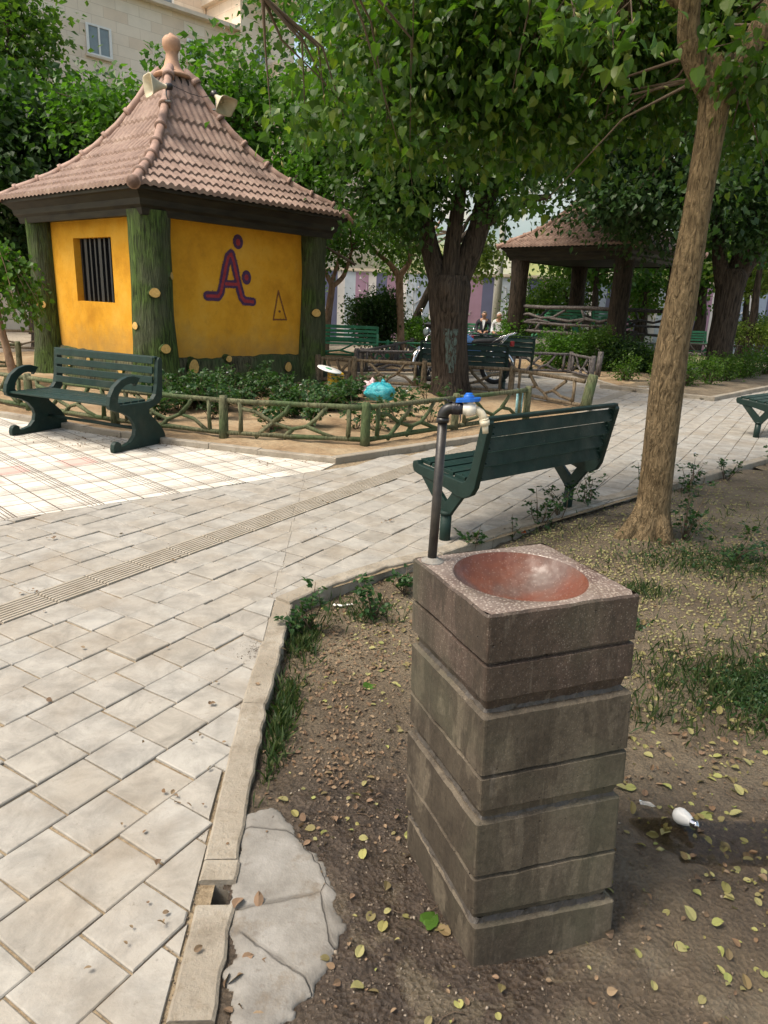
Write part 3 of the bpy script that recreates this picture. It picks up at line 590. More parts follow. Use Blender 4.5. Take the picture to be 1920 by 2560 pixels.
poly=[(-.036,-.010),(-.030,-.0135),(.002,-.018),(.016,-.016),(.030,-.010),(.033,0),(.030,.010),(.016,.016),(.002,.018),(-.030,.0135),(-.036,.010)]
mb.ext(poly,.011,lambda a,b,t: hc+ux*a+Vector((ux.y*-1,ux.x,0))*b*.95+up*(t+.004+a*.10))
mb.lathe([(.0155,.006),(.015,.016),(.0135,.018),(.0105,.018),(.0105,.022),(.009,.0235)],hc,20)
h=obj('handle',rel(hsc(mb),ft),M['bluep'],ft,bev=.0015)
sx=Vector((vx+.014,py-.003,1.294)); mb=MB()
pts=[sx,sx+Vector((.010,0,-.001)),sx+Vector((.020,-.001,-.007)),sx+Vector((.0265,-.002,-.016)),sx+Vector((.0300,-.002,-.027))]
mb.tube(pts,[.0115,.0122,.0118,.0112,.0108],14); mb.tube([pts[-1]+Vector((-.001,0,.004)),pts[-1]+Vector((.0005,0,-.001))],.0135,14)
mb.tube([pts[-1]+Vector((.001,0,-.001)),pts[-1]+Vector((.0035,0,-.015))],[.0148,.0142],14); mb.tube([pts[-1]+Vector((.0035,0,-.013)),pts[-1]+Vector((.0075,0,-.038))],[.0098,.0085],14)
obj('spout',rel(hsc(mb),ft),M['whitep'],ft)
# wet concrete lip under the joints is part of the blocks
# ------------------------------------------------------------ benches
def s_bench(name,label,loc,rz,L=1.46,mat='green',slat='gslat',group=None,parts=True):
    """park bench with S-shaped end plates and curled armrests; local x along the seat, -y is the front"""
    t=thing(name,label,'bench',loc,rz,group)
    plate=[(.0,.0),(.72,0),(.72,.02),(.70,.11),(.64,.20),(.56,.275),(.50,.33),(.50,.375),(.58,.40),(.65,.43),(.69,.48),(.705,.60),(.715,.86),(.70,.885),(.67,.885),(.655,.86),(.625,.62),(.60,.52),(.56,.475),(.50,.455),(.12,.455),(.09,.49),(.105,.55),(.15,.61),(.21,.645),(.27,.655),(.315,.645),(.335,.66),(.335,.62),(.40,.70),(.32,.725),(.24,.725),(.15,.70),(.06,.64),(.0,.55),(-.02,.47),(-.01,.43),(.06,.40),(.15,.375),(.23,.33),(.285,.26),(.30,.20),(.28,.13),(.22,.075),(.14,.055),(.095,.05),(.095,.085),(.065,.105),(.03,.105),(.005,.08),(-.005,.04)]
    for s in (-1,1):
        mb=MB().ext(plate,.055,lambda a,b,q: Vector((s*L/2+q,a-.36,b))); obj('end_frame',mb,M[mat],t,bev=.006)
    for i in range(5):
        mb=MB().box((0,-.30+i*.1,.462),(L-.05,.085,.022)); obj('seat_slat',mb,M[slat],t,bev=.005)
    for i in range(4):
        z=.56+i*.098; y=.245+(z-.5)*.10; mb=MB().box((0,y,z),(L-.05,.022,.072),Matrix.Rotation(-.1,3,'X')); obj('back_slat',mb,M[slat],t,bev=.005)
    mb=MB().box((0,.30,.885),(L,.05,.022)); obj('top_rail',mb,M[slat],t,bev=.006)
    mb=MB().tube([(-L/2,.12,.16),(L/2,.12,.16)],.017,10); obj('stretcher',mb,M[mat],t)
    return t
def y_bench(name,label,loc,rz,L=1.42,group=None,mat='green',slat='gslat'):
    """bench on two posts with Y brackets; local +y is the front (the nose)"""
    t=thing(name,label,'bench',loc,rz,group)
    pl=[(.335,.455),(.32,.42),(.27,.405),(.10,.385),(-.02,.36),(-.10,.335),(-.17,.335),(-.225,.365),(-.255,.42),(-.27,.50),(-.335,.85),(-.32,.875),(-.285,.87),(-.265,.84),(-.205,.52),(-.17,.455),(-.14,.44),(.27,.475),(.29,.50),(.33,.49)]
    for s in (-1,1):
        mb=MB().ext(pl,.05,lambda a,b,q: Vector((s*L/2+q,a,b))); o=obj('end_frame',mb,M[mat],t,bev=.006)
        yb=[(.26,.415),(.045,.19),(-.045,.19),(-.16,.35),(-.06,.36),(.0,.27),(.165,.415)]
        mb=MB().ext(yb,.035,lambda a,b,q: Vector((s*L/2+q,a,b))); o=obj('y_bracket',mb,M[mat],t,bev=.004)
        mb=MB().tube([(s*L/2,0,-.06),(s*L/2,0,.195)],.038,16); mb.tube([(s*L/2,0,.185),(s*L/2,0,.205)],.046,16); obj('post',mb,M[mat],t)
    R=lambda a: Matrix.Rotation(a,3,'X')
    for i in range(4):
        y=.255-i*.11; z=.489-i*.012; mb=MB().box((0,y,z),(L-.05,.095,.026),R(.10)); 
        for s in (-1,1): mb.lathe([(.008,0),(.007,.004),(.001,.006)],(s*(L/2-.05),y,z+.013),8)
        obj('seat_slat',mb,M[slat],t,bev=.006)
    for i in range(4):
        z=.50+i*.100; y=-.222-(z-.46)*.215; mb_=MB().box((0,y,z),(L-.05,.024,.088),R(-.21+PI))
        bo=mb_
        for sx_ in (-1,1):
            for dz in (-.02,.02): bo.ball((sx_*(L/2-.045),y-.010,z+dz),(.007,.018,.007),8,5)
        obj('back_slat',mb_,M[slat],t,bev=.004)
    mb=MB().box((0,-.302,.874),(L+.04,.045,.028)); obj('top_rail',mb,M[mat],t,bev=.008)
    return t
def yaw2(a,b): return math.atan2(b[1]-a[1],b[0]-a[0])
# front benches
c1=((-4.03-2.67)/2,(7.35+6.7)/2); y1=yaw2((-4.03,7.35),(-2.67,6.70)); n_=Vector((-math.sin(y1),math.cos(y1)))
s_bench('park_bench','dark green slatted bench with S-shaped ends and curled armrests before the yellow kiosk',(c1[0]+n_.x*.36,c1[1]+n_.y*.36,.006),y1,1.47)
c2=((.42+1.48)/2,(4.53+5.45)/2); y2=yaw2((.42,4.53),(1.48,5.45))
y_bench('park_bench','dark green bench on two Y-shaped posts seen from behind, just past the drinking fountain',(c2[0],c2[1],0),y2,1.40)
p=G(1875,1075); y_bench('park_bench','dark green bench cut off by the right edge of the photo beside the path kerb',(4.93+.5,9.3+.42,0),y2,1.4)
# rear black bench behind the big tree, seen from the back
y_bench('park_bench','black slatted bench directly behind the big dark trunk, its back to the fountain',(1.38,13.6,-.03),math.radians(-3),1.6,mat='green')
y_bench('park_bench','dark bench on Y posts behind the parked motorcycles by the grey fence',(2.18,16.2,.03),math.radians(-8),2.0)
tg=[('faded green bench with armrests on the far lawn just right of the yellow kiosk',(-1.10,18.2,0),math.radians(2)),
    ('green bench far behind the big trunk under the grey-haired seated men',(AT(1228,800,24.6).x-.05,24.85,0),math.radians(-14)),
    ('bright green bench between the leaning trunk and the dark right-hand tree',(11.5,27.5,0),math.radians(16)),
    ('dark green bench half hidden behind the clipped bush left of the motorcycles',(AT(1020,820,26).x,26,0),math.radians(6))]
for i,(lb,lc,rz) in enumerate(tg): s_bench('park_bench',lb,lc,rz,1.5 if i!=3 else 1.4,mat='lgreen' if i!=3 else 'green',slat='lgreen' if i!=3 else 'gslat',group='green benches in the far part of the park')
# ------------------------------------------------------------ tiled roof kiosk and pavilion
RP=[(3.03,2.93),(2.62,3.12),(2.17,3.30),(1.73,3.54),(1.33,3.82),(.96,4.15),(.62,4.52),(.34,4.93),(.12,5.12)]   # half diagonal, height
def rp(h):
    for (a,za),(b,zb) in zip(RP,RP[1:]):
        if b<=h<=a: t=(a-h)/(a-b); return za+(zb-za)*t
    return RP[-1][1]
def roof(root,rtile,zoff=0,faces=(0,1,2,3),cap=True):
    rf=None
    q=1/math.sqrt(2)
    mb=MB(); NC=9; hs=[]
    # courses by half-diagonal
    hb=[3.05,2.73,2.38,2.02,1.66,1.30,.95,.60,.30]
    pitch=.135
    for k in faces:
        d=(math.cos(PI/4+k*PI/2),math.sin(PI/4+k*PI/2)); e=(-d[1],d[0])   # outward normal of the face, along the eave
        for ci in range(len(hb)-1):
            ha,hc=hb[ci],hb[ci+1]; za,zc=rp(min(ha,3.03)),rp(hc); W=ha*q; cols=int(2*W/pitch*7)+2
            V=[];rows=((ha,za,.052),(ha*.55+hc*.45,za*.55+zc*.45,.034),(hc-.03,zc+.012,.014))
            us=[-W+2*W*i/cols for i in range(cols+1)]
            def prof(u):
                f=(u/pitch)%1.0; return .030*max(0,math.sin(PI*min(1,f/.70)))**.8 if f<.70 else -.008
            V=[]
            jit=rnd.gauss(0,.004)
            for h,z,lift in rows:
                w_=h*q
                for u in us:
                    uu=max(-w_,min(w_,u)); r=h*q; V.append((d[0]*r+e[0]*uu,d[1]*r+e[1]*uu,z+zoff+lift+prof(uu+jit)))
            n=cols+1; F=[(r*n+i,r*n+i+1,(r+1)*n+i+1,(r+1)*n+i) for r in (0,1) for i in range(cols)]
            # front lip
            for u in us: uu=max(-ha*q,min(ha*q,u)); V.append((d[0]*(ha*q-.004)+e[0]*uu,d[1]*(ha*q-.004)+e[1]*uu,za+zoff+lift*0+.006+prof(uu+jit)*.5-.012))
            F+=[(3*n+i,3*n+i+1,i+1,i) for i in range(cols)]
            mb.add(V,F); 
    rf=obj('roof',mb,M['rtile'],root)
    # under sheet
    mb=MB()
    for (a,za),(b,zb) in zip(RP,RP[1:]):
        V=[(h*math.cos(k*PI/2),h*math.sin(k*PI/2),z+zoff-.01) for h,z in ((a,za),(b,zb)) for k in range(4)]
        mb.add(V,[(k,(k+1)%4,(k+1)%4+4,k+4) for k in range(4)])
    obj('roof_boarding',mb,M['fascia'],rf)
    # ridge caps
    for k in range(4):
        an=k*PI/2; dr=Vector((math.cos(an),math.sin(an),0)); L=[]
        hh=3.12
        while hh>.28:
            h2=max(hh-.43,.2); mbr=MB()
            P=[dr*x_+Vector((0,0,rp(min(x_,3.03))+zoff+.035-(x_-3.03)*.35*(x_>3.03))) for x_ in (hh,hh-.05,(hh+h2)/2,h2)]
            mbr.tube(P,[.082,.074,.066,.062],14); mbr.tube([P[0],P[0]+(P[1]-P[0])*.9],[.098,.092],14)
            obj('ridge_tile',mbr,M['ridge'],rf); hh=h2+.04
    if cap:
        mbr=MB().lathe([(r_*.92,4.98+(z_-5.02)*.80) for r_,z_ in [(.30,5.02),(.34,5.05),(.33,5.08),(.22,5.14),(.15,5.24),(.115,5.38),(.105,5.48),(.12,5.52),(.15,5.57),(.165,5.65),(.155,5.73),(.11,5.79),(.05,5.82),(.03,5.85),(.0,5.86)]],(0,0,zoff-.02),24); obj('finial',mbr,M['terra'],root)
    # cornice: square ring with moulded profile
    pr=[(2.62,2.57),(2.71,2.57),(2.74,2.66),(2.80,2.70),(2.82,2.78),(2.93,2.86),(2.99,2.88),(3.0,2.93),(2.62,2.95)]
    V=[(h*math.cos(k*PI/2),h*math.sin(k*PI/2),z+zoff) for h,z in pr for k in range(4)]; n=len(pr)
    mb=MB().add(V,[(r*4+k,r*4+(k+1)%4,((r+1)%n)*4+(k+1)%4,((r+1)%n)*4+k) for r in range(n) for k in range(4)]); obj('cornice',mb,M['fascia'],root)
    mb=MB().add([(2.65*math.cos(k*PI/2),2.65*math.sin(k*PI/2),2.60+zoff) for k in range(4)],[(3,2,1,0)]); obj('ceiling',mb,M['fascia'],root)
    return rf
def bark_col(root,name,x,y,prof,mat,seg=40,nseg=26,amp=.02,jit=.10,sd=0):
    """carved trunk-like column: prof = [(z, r)]"""
    mb=MB(); V=[];F=[];z0=prof[0][0];z1=prof[-1][0]
    for i in range(nseg+1):
        z=z0+(z1-z0)*i/nseg
        for (a,ra),(b,rb_) in zip(prof,prof[1:]):
            if a<=z<=b+1e-6: r=ra+(rb_-ra)*(z-a)/(b-a); break
        for k in range(seg):
            an=2*PI*k/seg; d=Vector((math.cos(an),math.sin(an),0)); q=noise.noise(Vector((d.x*1.5+sd,d.y*1.5,z*.8)))*jit+noise.noise(Vector((d.x*7+sd,d.y*7,z*1.3)))*amp/r
            V.append((x+d.x*r*(1+q),y+d.y*r*(1+q),z))
    for i in range(nseg):
        for k in range(seg):
            a=i*seg+k;b=i*seg+(k+1)%seg;F.append((a,b,b+seg,a+seg))
    mb.add(V,F,True); return obj(name,mb,mat,root)
KC_=Vector((-3.849,13.317,0)); KY=.0988
ks=thing('kiosk','yellow stucco park kiosk with green carved tree-trunk corners and a steep brown tiled roof','kiosk',KC_,KY)
roof(ks,M['rtile'])
def sq(h,k,z=0): return Vector((h*math.cos(k*PI/2),h*math.sin(k*PI/2),z))
for k,r in ((3,.29),(0,.245),(2,.245),(1,.24)):
    s_=sq(2.36,k)
    c=bark_col(ks,'corner_trunk',s_.x,s_.y,[(-.06,r*1.55),(.15,r*1.35),(.5,r*1.15),(1.2,r*1.02),(2.0,r*.98),(2.65,r*1.02)],M['bark_g'],sd=k*3.3)
def wallpt(k0,k1,s,z,off=0):
    A=sq(2.3,k0);B=sq(2.3,k1);e=(B-A).normalized();n=Vector((e.y,-e.x,0)); 
    if n.dot(A+B)<0: n=-n
    return A+e*s+n*off+Vector((0,0,z))
def wallface(mb,k0,k1,s0,s1,z0,z1,off,ns=1,nz=1,wob=0):
    V=[];
    for j in range(nz+1):
        for i in range(ns+1):
            s=s0+(s1-s0)*i/ns;z=z0+(z1-z0)*j/nz; o=off+(wob*noise.noise(Vector((s*2.3,z*2.3,k0)))+wob*.5*noise.noise(Vector((s*7,z*7,k1))) if wob else 0)
            V.append(wallpt(k0,k1,s,z,o))
    n=ns+1; mb.add(V,[(j*n+i,j*n+i+1,(j+1)*n+i+1,(j+1)*n+i) for j in range(nz) for i in range(ns)],bool(wob))
SD=3.253
# right wall (facing the big tree)
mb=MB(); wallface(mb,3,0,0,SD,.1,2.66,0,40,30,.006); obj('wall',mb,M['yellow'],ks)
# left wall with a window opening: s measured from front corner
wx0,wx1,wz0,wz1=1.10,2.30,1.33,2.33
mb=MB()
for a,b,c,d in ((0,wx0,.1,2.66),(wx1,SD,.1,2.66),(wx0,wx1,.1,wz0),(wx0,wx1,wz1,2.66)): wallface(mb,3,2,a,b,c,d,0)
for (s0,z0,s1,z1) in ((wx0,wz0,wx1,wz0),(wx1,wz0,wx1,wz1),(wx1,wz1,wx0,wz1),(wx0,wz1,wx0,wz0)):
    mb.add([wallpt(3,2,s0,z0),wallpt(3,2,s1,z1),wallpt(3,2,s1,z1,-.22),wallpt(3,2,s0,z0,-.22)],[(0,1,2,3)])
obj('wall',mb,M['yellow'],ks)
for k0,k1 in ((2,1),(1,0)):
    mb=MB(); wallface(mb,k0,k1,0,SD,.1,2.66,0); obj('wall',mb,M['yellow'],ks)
mb=MB(); wallface(mb,3,2,wx0,wx1,wz0,wz1,-.20); wn_=obj('window',mb,M['dark'],ks)
for i in range(8):
    s=wx0+.08+i*(wx1-wx0-.14)/7; mb=MB(); wd=.045 if i%3 else .085
    A=[wallpt(3,2,s-wd/2,wz0,-.10),wallpt(3,2,s+wd/2,wz0,-.10),wallpt(3,2,s+wd/2,wz1,-.10),wallpt(3,2,s-wd/2,wz1,-.10),wallpt(3,2,s-wd/2,wz0,-.15),wallpt(3,2,s+wd/2,wz0,-.15),wallpt(3,2,s+wd/2,wz1,-.15),wallpt(3,2,s-wd/2,wz1,-.15)]
    mb.add(A,[(0,1,2,3),(7,6,5,4),(0,4,5,1),(1,5,6,2),(2,6,7,3),(3,7,4,0)]); obj('window_bar',mb,M['bar'],wn_)
# mossy skirt with wavy top
for (k0,k1) in ((3,0),(3,2)):
    mb=MB(); V=[];n=60
    for i in range(n+1):
        s=SD*i/n; zt=.53+.035*noise.noise(Vector((s*1.5,k1,0)))+.02*noise.noise(Vector((s*6,k1,3)))
        o=.05+.02*noise.noise(Vector((s*5,2,k1)))
        for z,of in ((-.05,.13),(.2,.08),(zt-.03,o),(zt,.0)): V.append(wallpt(k0,k1,s,z,of+.012*noise.noise(Vector((s*13,z*3,k1)))))
    mb.add(V,[(i*4+j,(i+1)*4+j,(i+1)*4+j+1,i*4+j+1) for i in range(n) for j in range(3)],True); obj('skirting',mb,M['bark_base'],ks)
# cut log stubs
def stub(P,nrm,r,ln,el=1.0):
    nrm=nrm.normalized(); mb=MB(); N=16
    u=Vector((0,0,1)).cross(nrm).normalized(); v=nrm.cross(u)
    def rg(d,f): return [P+nrm*d+u*math.cos(2*PI*k/N)*r*f*(1+.10*math.sin(5*k)*f)+v*math.sin(2*PI*k/N)*r*f*el for k in range(N)]
    R=rg(-.06,1.25)+rg(ln*.6,1.05)+rg(ln,1.0); mb.add(R,[(a*N+k,a*N+(k+1)%N,(a+1)*N+(k+1)%N,(a+1)*N+k) for a in (0,1) for k in range(N)],True)
    o=obj('branch_stub',mb,M['bark_g'],ks); mb=MB().add(rg(ln+.001,.93)+[P+nrm*(ln+.004)],[(k,(k+1)%N,N) for k in range(N)]); obj('cut_face',mb,M['log'],o)
for s,z,r,e in ((.61,.40,.10,1.25),(1.31,.50,.065,.9),(2.65,.31,.085,1.1)): P=wallpt(3,0,s,z,.06); stub(P,(wallpt(3,0,s,z,1)-wallpt(3,0,s,z,0)),r,.05,e)
for s,z,r in ((.9,.3,.08),(1.9,.36,.07),(2.6,.28,.08)): P=wallpt(3,2,s,z,.06); stub(P,(wallpt(3,2,s,z,1)-wallpt(3,2,s,z,0)),r,.05,1)
toc=Matrix.Rotation(-KY,3,'Z')@(Vector((0,0,0))-KC_); 
def colstub(k,ang,z,r,R0_): 
    s_=sq(2.36,k); d=Vector((-s_.x*0+math.cos(ang),math.sin(ang),.05)); stub(Vector((s_.x,s_.y,z))+d*R0_,d,r,.05,.85)
af=math.atan2(toc.y-sq(2.36,3).y,toc.x-sq(2.36,3).x)
colstub(3,af+.12,1.50,.085,.28); colstub(3,af+.45,.70,.085,.31); colstub(3,af-.95,1.02,.07,.28); colstub(3,af+1.25,1.75,.07,.26)
a0_=math.atan2(toc.y-sq(2.36,0).y,toc.x-sq(2.36,0).x); colstub(0,a0_+.3,1.26,.09,.24)
a2_=math.atan2(toc.y-sq(2.36,2).y,toc.x-sq(2.36,2).x); colstub(2,a2_-.4,1.22,.085,.24)
# spray painting on the right wall
def stroke(name,pts,w_,off,mat,closed=False):
    mb=MB(); pts=[Vector(p) for p in pts]; 
    # resample
    Q=[]
    for a,b in zip(pts,pts[1:]+([pts[0]] if closed else [])):
        k=max(1,int((b-a).length/.02)); Q+=[a+(b-a)*i/k for i in range(k)]
    if not closed: Q.append(pts[-1])
    for i,p in enumerate(Q):
        r=w_/2*(1+.12*noise.noise(Vector((p.x*9,p.y*9,w_*50)))); N=10; V=[wallpt(3,0,p.x+math.cos(2*PI*k/N)*r,p.y+math.sin(2*PI*k/N)*r,off+i*4e-6) for k in range(N)]
        mb.add(V,[tuple(range(N))])
        for _ in range(5 if w_>.06 else 2):
            a=rnd.random()*2*PI; d_=r*(.98+.22*rnd.random()**2); q=rnd.uniform(.003,.008); mb.add([wallpt(3,0,p.x+math.cos(a)*d_+math.cos(2*PI*k/5)*q,p.y+math.sin(a)*d_+math.sin(2*PI*k/5)*q,off-.0005) for k in range(5)],[tuple(range(5))])
    return obj(name,mb,mat,ks)
def disc(name,c,rx,rz_,off,mat):
    N=24; V=[wallpt(3,0,c[0]+math.cos(2*PI*k/N)*rx*(1+.05*math.sin(3*k)),c[1]+math.sin(2*PI*k/N)*rz_,off) for k in range(N)]; return obj(name,MB().add(V,[tuple(range(N))]),mat,ks)
L1=[(.98,1.50),(1.20,1.50),(1.25,1.56),(1.30,1.72),(1.36,1.95),(1.42,2.12),(1.48,2.17)]; L2=[(1.48,2.17),(1.53,2.05),(1.58,1.85),(1.63,1.66),(1.68,1.50),(1.74,1.44),(1.92,1.43)]
X1=[(1.36,1.70),(1.60,1.70)]
for pts in (L1,L2,X1): stroke('wall_drawing_outline',pts,.15 if pts is not X1 else .13,.0085,M['purple'])
for pts in (L1,L2,X1): stroke('wall_drawing_fill',pts,.052,.0100,M['redp'])
disc('wall_drawing_outline',(1.625,2.37),.105,.115,.0088,M['purple']); disc('wall_drawing_fill',(1.625,2.36),.045,.055,.0103,M['redp'])
disc('wall_drawing_outline',(1.79,1.82),.10,.115,.0088,M['purple']); disc('wall_drawing_fill',(1.79,1.82),.042,.05,.0103,M['redp'])
stroke('wall_drawing_triangle',[(2.50,1.63),(2.38,1.14),(2.69,1.14)],.03,.0085,M['brownp'],closed=True); disc('wall_drawing_triangle',(2.53,1.28),.03,.02,.0088,M['brownp'])
# loudspeakers resting on the roof
def speaker(label,loc,dirv):
    t=thing('loudspeaker',label,'loudspeaker',loc,0,'horn loudspeakers on the kiosk roof'); d=Vector(dirv).normalized(); Mx=d.to_track_quat('Z','Y').to_matrix()
    mb=MB(); N=32;V=[]
    prof=[(.0,.035,2),(.05,.045,2),(.12,.075,2.5),(.20,.115,4),(.27,.165,6),(.285,.172,6),(.283,.155,6),(.20,.10,4),(.10,.05,2)]
    for z,r,p in prof:
        for k in range(N):
            a=2*PI*k/N; c,s=math.cos(a),math.sin(a); q=(abs(c)**p+abs(s)**p)**(-1/p); V.append(Mx@Vector((c*q*r*1.15,s*q*r*.9,z)))
    mb.add(V,[(i*N+k,i*N+(k+1)%N,(i+1)*N+(k+1)%N,(i+1)*N+k) for i in range(len(prof)-1) for k in range(N)]+[tuple(range(N))],True); obj('horn',mb,M['spk'],t)
    mb=MB().lathe([(.045,-.09),(.05,-.08),(.05,-.01),(.04,.0)],(0,0,0),18,Mx); obj('driver',mb,M['black'],t)
    mb=MB().lathe([(.022,.06),(.032,.09),(.03,.16),(.0,.165)],(0,0,0),12,Mx); obj('reflex_cone',mb,M['spk'],t)
    mb=MB().tube([Vector((0,0,-.02)),Vector((0,0,-.12)),Vector((-d.x*.03,-d.y*.03,-.2))],.012,6); mb.box((-d.x*.03,-d.y*.03,-.2),(.08,.08,.02)); obj('bracket',mb,M['steel'],t)
p=AT(415,216,12.25); speaker('cream horn loudspeaker on the roof ridge pointing down left at the camera side',p,(-.75,-.55,-.12))
p=AT(540,240,12.9); speaker('cream horn loudspeaker on the right slope of the kiosk roof pointing right',p,(.62,-.35,-.52))
mb=MB().tube([Vector(AT(430,213,12.3)),AT(470,232,12.6),AT(505,243,12.8),AT(535,238,12.9)],.006,5); tag(obj('speaker_cable',mb,M['black']),'thin black cable slung across the kiosk roof tiles between the loudspeakers','cable')
# pavilion
PC=Vector((6.13,22.2,.25)); pv=thing('pavilion','open square park pavilion with tiled roof, log columns and branch railings behind the bench','pavilion',PC,0.0)
roof(pv,M['rtile'],0.0,cap=True)
for k in range(4):
    s_=sq(2.36,k); c=bark_col(pv,'column',s_.x,s_.y,[(-.3,.36),(.2,.29),(1,.25),(2,.25),(2.62,.27)],M['bark_gz'],seg=28,nseg=16,sd=k*2.1+9)
mb=MB(); pts=[(2.55*math.cos(a*PI/2),2.55*math.sin(a*PI/2)) for a in range(4)]; mb.add([(x*.96,y*.96,-.25) for x,y in pts]+[(x*.96,y*.96,.36) for x,y in pts],[(0,1,2,3)[::-1],(4,5,6,7)]+[(i,(i+1)%4,4+(i+1)%4,4+i) for i in range(4)]); obj('platform',mb,M['cement'],pv)
mb=MB().box((1.25,-1.35,-.17),(1.0,.5,.16),PI/4); mb.box((1.30,-1.45,-.08),(1.05,.45,.34),PI/4-.001); mb.box((1.5,-1.7,-.19),(1.3,.5,.12),PI/4+.001); obj('step',mb,M['cement'],pv,bev=.01)
def railing(A,B,mat,par,base=.12,top=.95):
    A=Vector(A);B=Vector(B);d=B-A; P=lambda t,z,o=0: A+d*t+Vector((0,0,.58+(z-.12)*.86))
    mb=MB().tube([P(0,top),P(.3,top-.02),P(.7,top+.02),P(1,top)],.055,8,jit=.3); mb.tube([P(0,base),P(.5,base+.02),P(1,base)],.045,8,jit=.3); mb.tube([P(0,.42),P(.5,.40),P(1,.43)],.04,8,jit=.3); obj('rail',mb,mat,par)
    mb=MB()
    for c in ([(0,.62),(.12,.70),(.25,.58),(.38,.62),(.5,.88)],[(.1,.45),(.22,.52),(.35,.44)],[(.35,.6),(.55,.52),(.7,.62),(.85,.55),(1,.72)],[(.62,.42),(.7,.62),(.66,.92)],[(.2,.14),(.25,.42)],[(.8,.14),(.78,.42)],[(.5,.14),(.52,.42)]): mb.tube([P(t,z) for t,z in c],[.04]*len(c),7,jit=.3)
    obj('railing_branches',mb,mat,par)
railing(sq(2.3,2),sq(2.3,3),M['fence_k'],pv); railing(sq(2.3,2),sq(2.3,1),M['fence_k'],pv); railing(sq(2.3,1),sq(2.3,0),M['fence_k'],pv)
mb=MB().box((.62,-1.72,.3),(.5,.22,.9),PI/4); obj('parapet',mb,M['bark_gz'],pv,bev=.04)
for i,(x_,y_,rz) in enumerate(((5.2,22.9,math.radians(-45)),(7.0,23.2,math.radians(45)))):
    s_bench('park_bench',['green bench inside the pavilion on its left side','green bench inside the pavilion on its right side'][i],(x_,y_,.60),rz,1.3,mat='lgreen',slat='lgreen',group='green benches inside the pavilion')
# ------------------------------------------------------------ rustic fences
PAT=[[(.0,.36),(.14,.33),(.30,.22),(.48,.16),(.62,.20),(.72,.30),(.80,.42)],[(.30,.22),(.20,.12),(.14,.05)],[(.48,.16),(.40,.06)],[(.62,.20),(.76,.13),(.9,.08)],[(.30,.22),(.42,.34),(.46,.43)]]
PAT2=[[(.02,.08),(.18,.20),(.34,.24),(.50,.16),(.66,.22),(.86,.40)],[(.34,.24),(.24,.36),(.2,.43)],[(.50,.16),(.58,.07)],[(.66,.22),(.80,.16),(.98,.14)]]
def fence(label,pts,mat,H_=.52,pr_=.05,group=None,skipposts=(),name='rustic_fence',lean=None,z0=.0):
    t=thing(name,label,'fence',(pts[0][0],pts[0][1],z0),0,group); o3=Vector((pts[0][0],pts[0][1],0)); seedk=rnd.random()*9
    for i,p in enumerate(pts):
        if i in skipposts: continue
        b=Vector((p[0],p[1],-.05))-o3; mb=MB().tube([b,b+Vector((0,0,.2)),b+Vector((.004,0,H_-.02)),b+Vector((.004,0,H_+.02))],[pr_*1.08,pr_,pr_*.97,pr_*.8],14,jit=.18); obj('post',mb,mat,t)
    for i,(a,b) in enumerate(zip(pts,pts[1:])):
        A=Vector((a[0],a[1],0))-o3;B=Vector((b[0],b[1],0))-o3;d=B-A;fl=rnd.random()<.5; sc=H_/.52
        P=lambda u,z: A+d*((1-u) if fl else u)+Vector((0,0,z*sc))+Vector((0,0,.008*noise.noise(Vector((u*4,i+seedk,z*7)))))
        r=pr_*.56
        mb=MB().tube([P(u,.435) for u in (0,.2,.4,.6,.8,1)],[r*1.1,r,r*.95,r,r*.95,r*1.1],9,jit=.3); obj('top_rail',mb,mat,t)
        mb=MB().tube([P(u,.085) for u in (0,.25,.5,.75,1)],[r,r*.9,r*.95,r*.9,r],9,jit=.3); obj('bottom_rail',mb,mat,t)
        mb=MB()
        for k,u in enumerate((.12,.88)): mb.tube([P(u,.08),P(u+.005,.25),P(u,.44)],[r*1.0,r*.8,r],8,jit=.3)
        for c in (PAT if (i%2==0) else PAT2):
            cc_=[(.12+.76*u,z) for u,z in c]
            # smooth
            mb.tube([P(u,z) for u,z in cc_],[r*.95]+[r*.78]*(len(cc_)-2)+[r*.9],8,jit=.3)
        obj('branch_lattice',mb,mat,t)
    return t
f1=fence('low green concrete branch fence running behind the left bench and before the kiosk shrubs',[(-7.2,10.35),(-5.9,9.6),(-4.55,8.85),(-3.18,8.09),(-1.8,7.61),(-.24,7.52)],M['fence_g'])
f2=fence('low green branch fence from the bed corner towards the tap, with peeling blue uprights',[(-.24,7.52),(.83,8.65),(1.93,9.81)],M['fence_g'],skipposts=(0,))
mb=MB(); 
for dx in (-.10,.10): mb.tube([Vector((1.93-.13+dx*.3,9.7+dx*.3,.10)),Vector((1.93-.13+dx*.3,9.7+dx*.3,.46))],.022,8)
mb.v=[tuple(Vector(v)-Vector((-.24,7.52,0))) for v in mb.v]
obj('peeling_blue_upright',mb,plain('peeling_blue_paint',(.22,.42,.45),.8,.5,40),f2)
f3=fence('brown concrete branch fence behind the turquoise bag, between kiosk and leaning end post',[(-1.35,13.3),(-.67,13.17),(.62,12.94),(2.15,12.53),(3.02,11.0)],M['fence_b'],H_=.56,pr_=.055,skipposts=(4,))
b=Vector((3.06,10.97,-.05))-Vector((-1.35,13.3,0)); mb=MB().tube([b,b+Vector((.03,0,.3)),b+Vector((.075,0,.60)),b+Vector((.08,0,.63))],[.085,.082,.078,.06],16,jit=.15); obj('leaning_end_post',mb,M['fence_g'],f3)
f4=fence('grey branch fence behind the motorcycles with two thick posts at its left end',[(-.72,15.2),(1.1,15.9),(2.9,16.95),(4.3,17.1),(4.5,15.9)],M['fence_k'],H_=.58,pr_=.06)
